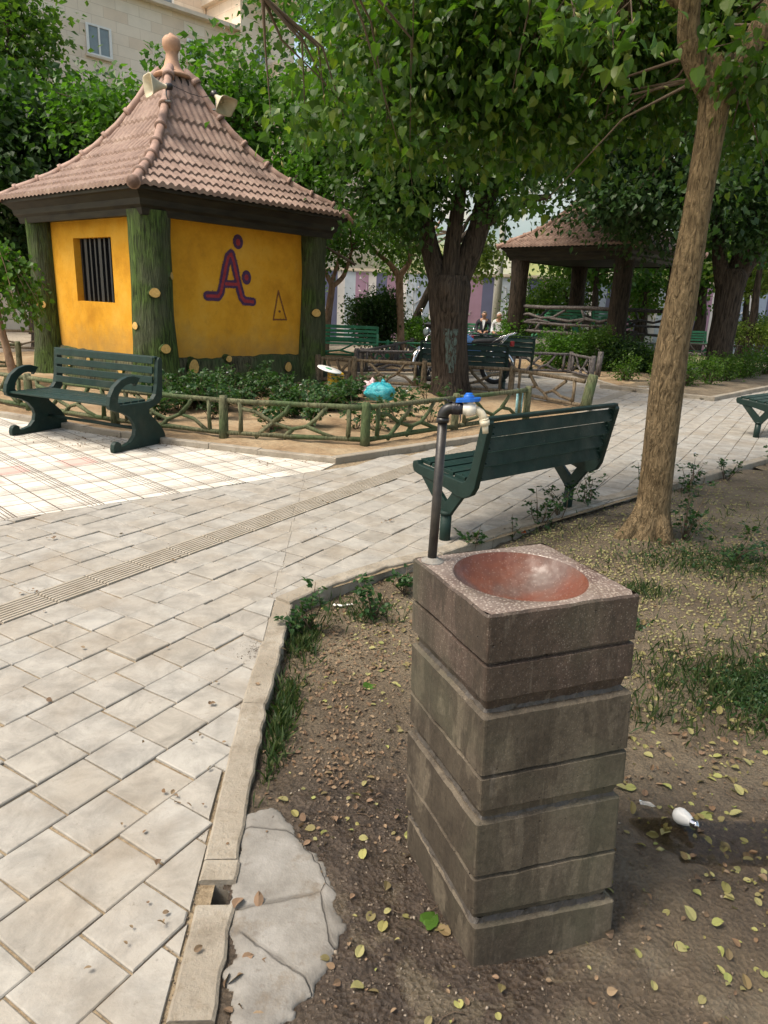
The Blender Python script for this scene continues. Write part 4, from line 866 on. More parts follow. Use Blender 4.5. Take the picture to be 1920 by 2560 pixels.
f5=fence('grey branch fence running back from the thick double post beside the slim tree',[(-.62,15.4),(.1,18.0),(.6,20.5)],M['fence_k'],H_=.58,pr_=.06)
f6=fence('green branch fence behind the far bench by the slim tree',[(-3.2,19.2),(-.1,19.4),(2.6,19.6)],M['lgreen'],H_=.55,pr_=.05)
f7=fence('weathered branch fence behind the weeping tree at the far left',[(-10.5,12.5),(-8.8,12.9),(-6.9,13.2)],M['fence_g'],H_=.58,pr_=.05)
f7b=fence('pale branch fence farther behind the weeping tree at the far left',[(-12.5,16.5),(-10.2,17.0),(-7.6,17.5)],M['fence_b'],H_=.58,pr_=.05)
f8=fence('grey branch fence on the far lawn behind the right-hand tree',[(10.2,26.0),(12.2,26.0),(14.3,25.8),(16.6,25.5)],M['fence_k'],H_=.58,pr_=.055)
mb=MB().tube([Vector((4.88,16.75,-.05)),Vector((4.9,16.75,.6))],.06,12,jit=.2); tag(obj('bollard_post',mb,M['fence_k']),'single grey log post standing alone left of the pavilion path','post')
# ------------------------------------------------------------ background buildings and walls
bz=math.radians(90-46); bld=thing('apartment_building','pale stone-clad apartment block high behind the kiosk roof','building',(-11.3,28,0),bz)
def bpart(name,bx,mat,par=bld,bev=0):
    mb=MB()
    for (x0,x1,y0,y1,z0,z1) in bx: mb.box(((x0+x1)/2,(y0+y1)/2,(z0+z1)/2),(x1-x0,y1-y0,z1-z0))
    return obj(name,mb,mat,par,bev=bev)
WB=[(.38,1.24,9.52,10.49,1),(7.15,7.74,10.48,11.36,1),(4.3,5.1,10.2,10.95,0),(9.6,10.3,9.9,10.6,0),(-3.5,-2.6,9.52,10.49,0),(.38,1.24,6.4,7.4,0),(4.3,5.1,6.6,7.5,0)]
# wall with real openings: strips around the windows
bpart('wall',[(-14,9.0,.30,9,-.3,11.72)],M['trav'])
bpart('parapet',[(-14,6.55,.0,.32,11.72,11.86)],M['stone'])
bpart('stair_tower',[(6.55,9.2,-.02,6,-.3,14.5)],M['trav']); bpart('upper_storey',[(2.2,6.5,2.6,8,11.7,16.5)],M['trav'])
bpart('roof_slab',[(6.3,9.5,-.9,6,13.05,13.55)],M['stone']); bpart('lower_wing',[(9.2,16.5,-.3,7,-.3,10.6)],M['trav']); bpart('lower_parapet',[(9.2,16.6,-.4,-.05,10.6,10.75)],M['stone'])
bpart('side_block',[(8.0,9.6,-.7,3,-.3,10.9)],M['trav'])
def bwindow(x0,x1,z0,z1,mul,y=.30):
    f=bpart('window',[(x0,x1,y-.03,y+.02,z0,z1)],M['glass']); w_=.06
    bx=[(x0-.03,x0+w_,y-.07,y-.032,z0,z1),(x1-w_,x1+.03,y-.07,y-.032,z0,z1),(x0+w_,x1-w_,y-.07,y-.032,z1-w_,z1),(x0+w_,x1-w_,y-.07,y-.032,z0,z0+w_)]
    if mul: bx.append(((x0+x1)/2-.03,(x0+x1)/2+.03,y-.072,y-.034,z0+w_,z1-w_))
    bpart('frame',bx,M['wframe'],f); bpart('sill',[(x0-.08,x1+.08,y-.12,y-.01,z0-.08,z0-.005)],M['stone'],f)
for x0,x1,z0,z1,mul in WB: bwindow(x0,x1,z0,z1,mul,.30 if x0<6.5 else (-.02 if x0<9 else -.3))
bwindow(3.0,3.8,12.0,12.75,1,2.6); bwindow(4.0,5.0,12.1,13.1,0,2.6)
# painted facade behind the mural wall
mbw=thing('painted_building','tall house wall painted yellow-green and sky blue beyond the mural wall','building',(0,38,0),math.radians(-8))
bpart('wall',[(-3,24,0,8,-.3,14.5)],M['facade'],mbw)
for x_ in (4.4,6.2,8.6,11,14,17):
    for z_ in (3.7,6.9): f=bpart('window',[(x_,x_+.55,-.03,.02,z_,z_+.75)],M['glass'],mbw); bpart('frame',[(x_-.05,x_,-.06,-.032,z_-.05,z_+.8),(x_+.55,x_+.6,-.06,-.032,z_-.05,z_+.8),(x_,x_+.55,-.06,-.032,z_+.75,z_+.8),(x_,x_+.55,-.06,-.032,z_-.05,z_),(x_+.25,x_+.3,-.055,-.033,z_,z_+.75)],M['wframe'],f)
for q in ((4.0,6.2),(4.0,7.2),(4.7,8.0)): 
    b=bpart('air_conditioner',[(q[0],q[0]+.8,-.38,-.03,q[1],q[1]+.6)],M['pole'],mbw); bpart('grille',[(q[0]+.06,q[0]+.74,-.40,-.385,q[1]+.08+i*.075,q[1]+.11+i*.075) for i in range(6)],M['bar'],b)
bpart('ledge',[(-3,24,-.15,-.005,2.55,2.75)],M['stone'],mbw)
fb=thing('far_building','pale cream block glimpsed between the tree crowns above the pavilion','building',(16,52,0),math.radians(-14)); bpart('wall',[(-10,12,0,8,-.3,15)],M['trav'],fb)
for x_ in (-8,-5,-2,1,4,7):
    for z_ in (7.5,10.5,12.9): bpart('window',[(x_,x_+1.1,-.05,.02,z_,z_+1.3)],M['glass'],fb)
# mural wall
mw=thing('mural_wall','long park wall painted with white, blue and mauve stripes and pale branch silhouettes','wall',(0,33,0),math.radians(-2))
bpart('wall',[(-26,26,0,.25,-.3,2.75)],M['st_white'],mw); bpart('coping',[(-26,26,-.06,.3,2.75,2.86)],M['stone'],mw)
r2=random.Random(5); x_=-26; i=0; cyc=['st_blue','st_navy',None,'st_mauve','st_navy',None,'st_pale','st_mauve',None,'st_navy','st_mauve',None,'st_pale','st_blue',None]
while x_<26:
    k=cyc[i%len(cyc)]; w_=r2.uniform(.30,.40) if k is None else r2.uniform(.42,.62); 
    if k and x_<-2.2: k={'st_blue':'st_maroon','st_navy':'st_navy','st_mauve':'st_maroon','st_pale':'st_navy'}[k]
    if k: bpart('painted_stripe',[(x_,x_+w_,-.006,-.001,-.2,2.7)],M[k],mw)
    x_+=w_; i+=1
for i in range(26):
    bx=-25+i*2.0+r2.uniform(-.4,.4); mb=MB(); top=r2.uniform(2.0,2.6)
    mb.tube([(bx,-.012,-.1),(bx+.06,-.012,1.0),(bx-.04,-.012,top)],[.05,.04,.015],6,flat=.3)
    for j in range(7):
        z=.6+j*.27; s=1 if j%2 else -1; ln=r2.uniform(.25,.5); mb.tube([(bx+.03,-.012,z),(bx+s*ln*.6,-.012,z+.16),(bx+s*ln,-.012,z+.38)],[.025,.018,.01],5,flat=.3); mb.ball((bx+s*ln*.8,-.012,z+.22),(.06,.006,.035),6,4)
    obj('painted_branch',mb,M['st_white'],mw)
mb=MB().tube([AT(1236,835,31)*1,AT(1238,700,31),AT(1252,560,31),AT(1262,470,31)],[.17,.15,.12,.10],14); lp=thing('lamp_post','tall pale grey lamp post standing before the mural wall left of the pavilion','lamp post',(0,0,0)); pl_=[4.45,31,0]
mb=MB().tube([(0,0,-.1),(0,0,3),(0,0,7.2)],[.17,.14,.10],14); obj('pole',mb,M['pole'],lp); mb=MB().tube([(0,0,0),(0,0,.5)],.21,14); obj('base',mb,M['pole'],lp)
mb=MB().box((-.35,0,7.2),(1.0,.12,.08)); mb.box((-.75,-.05,7.1),(.5,.3,.12)); obj('lamp_head',mb,M['pole'],lp,bev=.02); lp.location=(4.42,31,0)
# ------------------------------------------------------------ motorcycles
def motorcycle(label,loc,rz,tank,panel,flip=1):
    """local +x is forward"""
    t=thing('motorcycle',label,'motorcycle',loc,rz,'motorcycles parked behind the black bench'); t.scale=(1.05,1.05,1.07)
    def wheel(x,r):
        mb=MB(); N=28;V=[];K=8
        for i in range(N):
            a=2*PI*i/N
            for k in range(K):
                b=2*PI*k/K; V.append((x+math.cos(a)*(r-.045+.045*math.cos(b)),.042*math.sin(b),r+math.sin(a)*(r-.045+.045*math.cos(b))))
        mb.add(V,[(i*K+k,i*K+(k+1)%K,((i+1)%N)*K+(k+1)%K,((i+1)%N)*K+k) for i in range(N) for k in range(K)],True); w_=obj('wheel',mb,M['tyre'],t)
        mb=MB().tube([(x,-.05,r),(x,.05,r)],.05,12)
        for i in range(16): a=2*PI*i/16; mb.tube([(x,(-1)**i*.03,r),(x+math.cos(a+.2)*(r-.08),0,r+math.sin(a+.2)*(r-.08))],.004,4)
        rim=[(x+math.cos(a)*(r-.085),0,r+math.sin(a)*(r-.085)) for a in [2*PI*i/28 for i in range(29)]]; mb.tube(rim,.014,6); obj('rim',mb,M['chrome'],w_)
    wheel(.66,.30); wheel(-.62,.30)
    mb=MB(); 
    for s in (-.075,.075): mb.tube([(.66,s,.30),(.52,s,.66),(.43,s,.90)],[.024,.022,.018],10)
    mb.box((.46,0,.84),(.06,.2,.03)); obj('front_fork',mb,M['chrome'],t)
    def fender(x,r,a0,a1,name):
        mb=MB(); V=[];n=12
        for i in range(n+1):
            a=a0+(a1-a0)*i/n
            for y,rr_ in ((-.065,r-.015),(-.05,r+.012),(0,r+.022),(.05,r+.012),(.065,r-.015)): V.append((x+math.cos(a)*rr_,y,.30+math.sin(a)*rr_))
        mb.add(V,[(i*5+k,(i+1)*5+k,(i+1)*5+k+1,i*5+k+1) for i in range(n) for k in range(4)],True); o=obj(name,mb,M['chrome'],t); s=o.modifiers.new('s','SOLIDIFY'); s.thickness=.006
    fender(.66,.33,-.15,2.5,'front_fender'); fender(-.62,.34,.9,2.9,'rear_fender')
    mb=MB().ball((.14,0,.80),(.29,.135,.125),16,10); mb.ball((.02,0,.77),(.22,.12,.10),14,8); mb.lathe([(.035,0),(.03,.02)],(.16,0,.915),12); obj('fuel_tank',mb,tank,t)
    mb=MB().tube([(-.10,0,.76),(-.25,0,.775),(-.45,0,.79),(-.62,0,.82),(-.70,0,.84)],[.09,.115,.12,.11,.06],12,flat=.45); obj('seat',mb,M['seat'],t)
    mb=MB().ball((.02,0,.42),(.17,.13,.13),12,8); mb.tube([(.04,0,.45),(.10,0,.60),(.13,0,.68)],[.085,.09,.075],12)
    for i in range(6): mb.tube([(.055+.012*i,0,.53+.022*i),(.058+.012*i,0,.537+.022*i)],.105,12)
    obj('engine',mb,M['steel'],t)
    mb=MB().tube([(.43,0,.86),(.3,0,.74),(.28,0,.45),(.1,0,.25),(-.2,0,.28)],.022,8); mb.tube([(.36,0,.80),(-.1,0,.68),(-.55,0,.74)],.02,8); mb.tube([(-.62,-.08,.3),(-.1,-.08,.36)],.02,8); mb.tube([(-.62,.08,.3),(-.1,.08,.36)],.02,8); obj('frame',mb,M['black'],t)
    for s in (-.11,.11):
        mb=MB().tube([(-.60,s,.32),(-.48,s,.70)],.016,8); mb.tube([(-.585,s,.38),(-.50,s,.63)],.032,10); obj('shock_absorber',mb,M['chrome'],t)
    mb=MB().tube([(.16,-.1,.5),(.26,-.12,.34),(.1,-.13,.22),(-.3,-.14,.24)],.02,8); mb.tube([(-.2,-.14,.24),(-.35,-.14,.26),(-.85,-.15,.34)],[.025,.042,.038],12); obj('exhaust',mb,M['chrome'],t)
    mb=MB().box((-.15,-.13,.60),(.30,.02,.17)); mb.box((-.15,.13,.60),(.30,.02,.17)); obj('side_panel',mb,panel,t,bev=.012)
    hb=MB().tube([(.24,-.36,1.02),(.33,-.30,1.05),(.42,-.14,1.03),(.43,0,.95),(.42,.14,1.03),(.33,.30,1.05),(.24,.36,1.02)],.012,8); h=obj('handlebar',hb,M['chrome'],t)
    for s in (-1,1):
        mb=MB().tube([(.24,s*.36,1.02),(.31,s*.31,1.045)],.019,10); obj('grip',mb,M['black'],h)
        mb=MB().tube([(.36,s*.26,1.05),(.37,s*.30,1.18),(.36,s*.33,1.25)],.006,6); mb.ball((.36,s*.34,1.29),(.012,.055,.04),10,8); obj('mirror',mb,M['chrome'],h)
    mb=MB().tube([(.50,0,.90),(.58,0,.90),(.605,0,.90)],[.06,.09,.085],16); hl=obj('headlight',mb,M['chrome'],t); mb=MB().lathe([(.078,0),(.05,.012),(.0,.016)],(.606,0,.90),16,Matrix.Rotation(PI/2,3,'Y')); obj('lens',mb,M['glass'],hl)
    mb=MB().box((.46,0,1.02),(.08,.22,.10),Matrix.Rotation(.5,3,'Y')); obj('instrument_panel',mb,M['black'],t,bev=.01)
    mb=MB()
    for s in (-.11,.11): mb.tube([(-.50,s,.78),(-.66,s,.86),(-.92,s,.95),(-.96,s*.6,.96)],.011,6); mb.tube([(-.62,s,.68),(-.80,s,.90)],.009,6)
    mb.tube([(-.96,-.066,.96),(-.96,.066,.96)],.011,6); mb.tube([(-.8,-.11,.905),(-.8,.11,.905)],.009,6); obj('luggage_rack',mb,M['chrome'],t)
    mb=MB().box((-.90,0,.76),(.07,.13,.10)); obj('tail_light',mb,M['redpl'],t,bev=.015)
    mb=MB().tube([(0,.1,.26),(-.10,.26,.02)],.012,6); obj('kickstand',mb,M['black'],t)
motorcycle('chrome motorcycle with red side panel, front wheel showing left of the big trunk',(1.12,15.15,0),PI+.85,M['blackt'],M['redpl'])
motorcycle('motorcycle with a blue fuel tank and red tail light, showing right of the big trunk',(1.48,14.45,0),PI-.02,M['bluet'],M['bluet'])
# ------------------------------------------------------------ seated people
def skin_mesh(name,chains,mat,par,sub=2):
    """chains: list of lists of (x,y,z,r); consecutive chains start from an existing point"""
    V=[];E=[];Rr=[];key={}
    for ch in chains:
        prev=None
        for x,y,z,r in ch:
            k=(round(x,4),round(y,4),round(z,4))
            if k not in key: key[k]=len(V); V.append((x,y,z)); Rr.append(r)
            if prev is not None and prev!=key[k]: E.append((prev,key[k]))
            prev=key[k]
    me=bpy.data.meshes.new(name); me.from_pydata(V,E,[]); o=bpy.data.objects.new(name,me); COL.objects.link(o); me.materials.append(mat)
    s=o.modifiers.new('skin','SKIN'); 
    for i,d in enumerate(me.skin_vertices[0].data):
        r=Rr[i]; d.radius=r if isinstance(r,tuple) else (r,r); d.use_root=(i==0)
    b=o.modifiers.new('sub','SUBSURF'); b.levels=sub; b.render_levels=sub; s.use_smooth_shade=True
    o.parent=par; return o
def seated(label,loc,rz,top,hairm,shirt2=None,head_tilt=0.0,headz=0.):
    t=thing('person',label,'person',loc,rz)   # local -y is the facing direction
    hy=-.06-.04*head_tilt; hz=1.18+headz
    ch=[[(0,.05,.56,.13),(0,.04,.72,.12),(0,.0,.90,.13),(0,-.01,1.0,.10),(0,hy*.6,1.07,.055),(0,hy,1.13,.065),(0,hy-.01,1.19,.085),(0,hy-.0,1.25,.06)]]
    for s in (-1,1):
        ch.append([(0,-.01,1.0,.10),(s*.17,0,.98,.065),(s*.24,.0,.80,.05),(s*.22,-.12,.66,.042),(s*.10,-.30,.64,.034),(s*.07,-.36,.635,.028)])
        for f in range(4): ch.append([(s*.07,-.36,.635,.028),(s*(.035+.018*f),-.40,.632,.010),(s*(.03+.017*f),-.43-.004*(f%2),.615,.009),(s*(.03+.016*f),-.435,.60,.008)])
        ch.append([(s*.10,-.30,.64,.034),(s*.06,-.33,.665,.010),(s*.035,-.355,.665,.009)])
        ch.append([(0,.05,.56,.13),(s*.10,.0,.53,.095),(s*.13,-.25,.52,.075),(s*.14,-.46,.49,.058),(s*.14,-.47,.28,.048),(s*.14,-.46,.09,.035),(s*.145,-.58,.04,.032)])
    body=skin_mesh('body',ch,M['skin'],t,2)
    ct=[[(0,.05,.56,.150),(0,.04,.72,.145),(0,.0,.90,.155),(0,-.01,1.0,.115),(0,hy*.5,1.045,.06)]]
    for s in (-1,1): ct.append([(0,-.01,1.0,.115),(s*.17,0,.98,.085),(s*.24,.0,.80,.066),(s*.22,-.12,.66,.056),(s*.14,-.24,.645,.048)])
    skin_mesh('jacket' if shirt2 else 'shirt',ct,top,t,2)
    if shirt2:
        mb=MB(); V=[(-.055,-.10,1.02),(.055,-.10,1.02),(.035,-.175,.88),(0.0,-.19,.70),(-.035,-.175,.88)]; mb.add(V+[(x,y+.02,z) for x,y,z in V],[(4,3,2,1,0)]+[(i,(i+1)%5,5+(i+1)%5,5+i) for i in range(5)]); obj('shirt_front',mb,shirt2,t)
    cl=[[(0,.05,.56,.145),(0,.04,.60,.14)]]
    for s in (-1,1): cl.append([(0,.05,.56,.145),(s*.10,.0,.53,.108),(s*.13,-.25,.52,.092),(s*.14,-.47,.49,.075),(s*.14,-.47,.28,.068),(s*.14,-.46,.12,.06)])
    skin_mesh('trousers',cl,M['trous'],t,2)
    for s in (-1,1): mb=MB().ball((s*.145,-.54,.045),(.048,.13,.045),10,6); obj('shoe',mb,M['shoe'],t)
    mb=MB(); V=[];N=16
    mb.ball((0,hy+.018,1.215),(.088,.098,.092),14,9); mb.v=[(x,y,z) if (y>hy-.045 or z>1.262) else (x*.8,hy+.0,z*.0+1.22) for x,y,z in mb.v]; obj('hair',mb,hairm,t)
    mb=MB().ball((0,hy-.094,1.185),(.012,.018,.022),8,6); 
    mb2=MB()
    for s in (-1,1): mb.ball((s*.083,hy+.01,1.19),(.012,.022,.03),8,6)
    obj('nose_and_ears',mb,M['skin'],body)
    for s in (-1,1): mb2.ball((s*.032,hy-.082,1.205),(.011,.006,.007),6,4)
    mb2.box((0,hy-.086,1.145),(.04,.008,.006)); obj('eyes_and_mouth',mb2,M['dark'],body)
    return t
seated('seated man in dark jacket over white shirt on the green bench beyond the big trunk',(AT(1210,800,24.6).x,24.6,.02),math.radians(-10),M['suit'],M['ghair'],M['shirt'],.2)
seated('seated white-haired man in pale shirt leaning forward, right end of the far green bench',(AT(1250,800,24.4).x,24.45,.02),math.radians(-22),M['shirt'],M['hair'],None,1.0,-.02)
# ------------------------------------------------------------ small objects
p=AT(822,915,10.7); bk=thing('tin_bucket','square yellow tin with a white lid standing by the right corner trunk of the kiosk','tin',(-.86,11.3,.08),.3)
mb=MB().box((0,0,.17),(.22,.22,.34)); 
b1=obj('body',mb,M['tin'],bk,bev=.015); mb=MB(); 
for z in (.06,.12,.25,.30): mb.box((0,0,z),(.226,.226,.012))
obj('embossed_band',mb,M['ridge'],b1)
mb=MB().lathe([(.19,0),(.20,.012),(.195,.022),(.0,.026)],(0,0,0),28,Matrix.Rotation(.22,3,'Y')@Matrix.Rotation(.15,3,'X')); mb.v=[(x-.11,y-.02,z+.37) for x,y,z in mb.v]; l_=obj('lid',mb,M['lidw'],bk)
mb=MB().lathe([(.06,0),(.05,.004),(0,.005)],(0,0,0),7,Matrix.Rotation(.22,3,'Y')@Matrix.Rotation(.15,3,'X')); mb.v=[(x-.12,y-.03,z+.397) for x,y,z in mb.v]; obj('printed_mark',mb,M['lidg'],l_)
def crumple(name,label,cat,loc,r,mat,seed,amp=.35):
    mb=MB(); N=36;K=22;V=[]
    for i in range(K+1):
        t_=PI*i/K
        for k in range(N):
            a=2*PI*k/N; d=Vector((math.sin(t_)*math.cos(a),math.sin(t_)*math.sin(a),math.cos(t_))); q=1+amp*noise.noise(d*2.1+Vector((seed,0,0)))+amp*.45*noise.noise(d*6+Vector((0,seed,0)))
            V.append((d.x*r[0]*q,d.y*r[1]*q,max(-r[2]*.8,d.z*r[2]*q)+r[2]*.8))
    mb.add(V,[((i+1)*N+k,(i+1)*N+(k+1)%N,i*N+(k+1)%N,i*N+k) for i in range(K) for k in range(N)],True)
    if name=='plastic_bag': mb.tube([(.02,0,r[2]*1.4),(.03,0,r[2]*1.75),(.06,.02,r[2]*1.95)],[.015,.02,.04],9,jit=.8)
    o=obj(name,mb,mat,None,loc=loc); return tag(o,label,cat)
crumple('plastic_bag','knotted turquoise plastic bag lying among the shrubs left of the big trunk','bag',(-.14,10.75,.08),(.24,.18,.15),M['bag'],3,.16)
crumple('plastic_bag','small pale pink bag just behind the turquoise bag','bag',(-.32,11.5,.05),(.16,.12,.13),M['pinkbag'],8,.5)
# light bulb
lb=thing('light_bulb','discarded white light bulb with metal screw base lying in the puddle','light bulb',(1.0,1.84,.0),math.radians(-60)); Mx=Matrix.Rotation(PI/2-.15,3,'Y')
mb=MB().lathe([(.0,-.052),(.016,-.050),(.024,-.040),(.026,-.028),(.022,-.010),(.0145,.006),(.012,.010)],(0,0,.02),20,Mx); obj('glass_bulb',mb,M['wframe'],lb)
mb=MB().lathe([(.0125,.008)]+[(.0115+(.0012 if i%2 else 0),.010+i*.0024) for i in range(8)]+[(.009,.031),(.004,.035),(0,.036)],(0,0,.02),18,Mx); obj('screw_base',mb,M['chrome'],lb)
def scrap(name,label,cat,loc,pts,mat,th=.002,curl=.01):
    mb=MB(); n=len(pts); V=[(x,y,th+curl*abs(noise.noise(Vector((x*40,y*40,loc[0]))))) for x,y in pts]; mb.add(V+[(x,y,z-th) for x,y,z in V],[tuple(range(n)),tuple(range(2*n-1,n-1,-1))]+[(i,n+i,n+(i+1)%n,(i+1)%n) for i in range(n)]); return tag(obj(name,mb,mat,None,loc=loc),label,cat)
scrap('paper_scrap','white paper scrap at the kerb corner beside the rose bushes','paper',(-.21,3.54,soil_z(-.21,3.54)+.01),[(-.05,-.012),(.0,-.02),(.06,.01),(.055,.022),(0,.004),(-.045,.006)],M['paper'])
scrap('plastic_film','crumpled clear plastic film at the puddle edge left of the bulb','litter',(.90,1.93,.0),[(-.022,.010),(-.008,.016),(.014,.006),(.026,-.012),(.014,-.016),(.0,-.006),(-.02,.0)],M['film'],.001,.02)
scrap('paper_scrap','crumpled pale paper scrap at the right edge of the wet soil','paper',(1.32,1.50,soil_z(1.32,1.5)+.006),[(-.03,-.015),(.02,-.02),(.035,.0),(.02,.018),(-.02,.015)],M['paper'],.004,.02)
scrap('flower_petals','small fallen orange flower by the kerb between the fountain and the leaning trunk','flower',(1.03,4.9,soil_z(1.03,4.9)+.02),[(-.02,0),(-.012,.016),(0,.006),(.014,.018),(.022,.0),(.008,-.012),(-.008,-.014)],M['orange'],.003,.05)
SINGLE=[(.165,1.46,.055,'leaf_lt','large pale green leaf on the dirt at the left foot of the fountain'),(-1.98,2.95,.10,'leaf_dk','crumpled dark green leaf lying on the paving at the far left'),(-.02,2.72,.07,'leaf_lt','green leaf lying on the soil between the kerb corner and the fountain')]
# ------------------------------------------------------------ foliage
SH={'kite':(np.array([[0,0,0],[.36,.45,.06],[0,1,-.08],[-.36,.45,.06]]),np.array([[0,1,2,3]])),
    'heart':(np.array([[0,0,0],[.36,-.02,.05],[.47,.42,.06],[0,1.08,-.16],[-.47,.42,.06],[-.36,-.02,.05],[0,.45,-.03]]),np.array([[0,1,2,6],[6,2,3,4],[6,4,5,0]])),
    'oval':(np.array([[0,0,0],[.20,.10,.05],[.33,.33,.10],[.30,.62,.11],[.15,.86,.06],[0,1,-.06],[-.15,.86,.10],[-.30,.62,.16],[-.33,.33,.13],[-.20,.10,.05],[0,.33,.0],[0,.66,.02]]),np.array([[0,1,2,10],[10,2,3,11],[11,3,4,5],[11,5,6,7],[10,11,7,8],[0,10,8,9]])),
    'mulb':(np.array([[0,0,0],[.34,-.10,.04],[.47,.18,.07],[.40,.52,.03],[.17,.84,-.05],[0,1.12,-.22],[-.17,.84,-.05],[-.38,.50,.05],[-.47,.20,.10],[-.32,-.08,.03],[0,.30,-.03],[0,.66,-.07]]),np.array([[0,1,2,10],[10,2,3,11],[11,3,4,5],[11,5,6,7],[10,11,7,8],[0,10,8,9]])),
    'blade':(np.array([[-.03,0,0],[.03,0,0],[.02,.6,.06],[-.0,1,.28]]),np.array([[0,1,2,3]]))}
def nrm(a): return a/np.maximum(np.linalg.norm(a,axis=1,keepdims=True),1e-9)
def leaves(name,P,size,D,Nn,mat,parent,shape='kite'):
    P=np.asarray(P);N=len(P); D=nrm(D); X=nrm(np.cross(D,Nn)); Z=np.cross(X,D); T,Fc=SH[shape]
    size=np.broadcast_to(size,(N,))
    V=P[:,None,:]+size[:,None,None]*(T[None,:,0,None]*X[:,None,:]+T[None,:,1,None]*D[:,None,:]+T[None,:,2,None]*Z[:,None,:])
    F=(Fc[None]+(np.arange(N)*len(T))[:,None,None]).reshape(-1,4)
    return npmesh(name,V.reshape(-1,3),F,mat,parent)
def blob_points(blobs,rng):
    """blobs: (centre, (rx,ry,rz), clumps, leaves per clump, clump radius)"""
    PP=[];OO=[];CC=[]
    for c,r,nc,nl,cr in blobs:
        c=np.array(c,float);r=np.array(r,float); d=nrm(rng.normal(size=(nc,3))); rad=rng.random((nc,1))**.45
        cc=c+d*rad*r*(1+.18*np.sin(d[:,:1]*5+c[0])); CC.append(cc)
        p=cc[:,None,:]+rng.normal(size=(nc,nl,3))*cr*np.array([1,1,.75])*(.6+.8*rng.random((nc,1,1)))
        PP.append(p.reshape(-1,3)); OO.append(nrm((p-c).reshape(-1,3)+1e-6))
    return np.concatenate(PP),np.concatenate(OO),np.concatenate(CC)
def crown(par,blobs,size,mat,shape='kite',droop=.5,name='crown',seed=1,sv=.45):
    rng=np.random.default_rng(seed); P,O,C=blob_points(blobs,rng); N=len(P)
    D=O*.5+rng.normal(size=(N,3))*.6+np.array([0,0,-droop]); Nn=rng.normal(size=(N,3))*.55+np.array([0,0,1.])
    o=leaves(name,P-np.array(par.location if par else (0,0,0)),size*(1-sv+2*sv*rng.random(N)),D,Nn,mat,par,shape); return C
def BL(px,py,Y,rx,ry,nc,nl,cr,depth=None):
    k=Y/1750*1.03; c=AT(px,py,Y); return (tuple(c),(rx*k,(depth if depth else rx*k),ry*k),nc,nl,cr)
def limbs(par,L,mat,name='limb',seg=10,jit=.12):
    mb=MB(); l=Vector(par.location)
    for ch in L: mb.tube([Vector(p[:3])-l for p in ch],[p[3] for p in ch],seg,jit=jit)
    return obj(name,mb,mat,par)
def twigs(par,C,src,mat,n,seed=3,r=.012,name='twig'):
    rg=random.Random(seed); mb=MB(); l=Vector(par.location); C=[Vector(c) for c in C]; rg.shuffle(C)
    for c in C[:n]:
        s=min(src,key=lambda q:(Vector(q)-c).length); s=Vector(s); mid=(s+c)/2+Vector((rg.gauss(0,.08),rg.gauss(0,.08),.12*(c-s).length))
        mb.tube([s-l,mid-l,c-l],[r*1.8,r,r*.35],5,caps=False)
    if mb.v: return obj(name,mb,mat,par)
def subd(ch,k=4,wob=.0,sd=0):
    """smooth a chain of (x,y,z,r)"""
    out=[];n=len(ch)
    for i in range(n-1):
        p0,p1,p2,p3=[Vector(ch[max(0,min(n-1,j))]) for j in (i-1,i,i+1,i+2)]
        for t in range(k):
            t_=t/k; out.append(tuple(.5*((2*p1)+(p2-p0)*t_+(2*p0-5*p1+4*p2-p3)*t_*t_+(3*p1-p0-3*p2+p3)*t_**3)))
    out.append(tuple(ch[-1])); return [(x+wob*noise.noise(Vector((sd,z*1.7,0))),y+wob*noise.noise(Vector((0,z*1.7,sd))),z,r) for x,y,z,r in out]
Vector4=Vector
# --- foreground leaning trunk with overhanging crown
t1=thing('mulberry_tree','near tree with pale ridged trunk right of the fountain, its large leaves overhanging the top','tree',(1.95,4.9,-.06))
def trunk_mesh(par,ch,mat,seg=36,flare=None,name='trunk',jit=.05,knots=()):
    l=Vector(par.location); ch=subd([Vector(c) for c in ch],6); mb=MB();V=[];F=[]
    for i,(x,y,z,r) in enumerate(ch):
        for k in range(seg):
            a=2*PI*k/seg; q=1+jit*noise.noise(Vector((math.cos(a)*1.3+x,math.sin(a)*1.3,z*1.6)))+jit*.5*noise.noise(Vector((math.cos(a)*4,math.sin(a)*4,z*3)))
            if flare:
                z0,h,amt,lobes=flare; e=max(0,1-(z-z0)/h)**2.2; q+=amt*e*(.55+.45*math.cos(lobes*a+1.1)+.35*math.cos(2*a-2.2))
            for kz,ka,kr in knots: q+=kr*math.exp(-((z-kz)/.09)**2)*math.exp(-(math.sin((a-ka)/2)*3)**2)
            V.append((x+math.cos(a)*r*q-l.x,y+math.sin(a)*r*q-l.y,z-l.z))
    for i in range(len(ch)-1):
        for k in range(seg): a=i*seg+k;b=i*seg+(k+1)%seg;F.append((a,b,b+seg,a+seg))
    mb.add(V,F,True); return obj(name,mb,mat,par)
trunk_mesh(t1,[(1.96,4.92,-.12,.125),(1.955,4.91,.05,.120),(1.945,4.9,.3,.115),(1.925,4.9,.8,.112),(1.91,4.9,1.3,.106),(1.925,4.9,1.75,.094),(1.935,4.9,2.3,.085),(1.94,4.9,2.85,.086),(1.93,4.9,3.05,.075)],M['bark_fg'],56,flare=(-.06,.34,.85,3),knots=((1.55,0.1,.12),(2.85,3.3,.2),(1.15,-1.2,.06)))
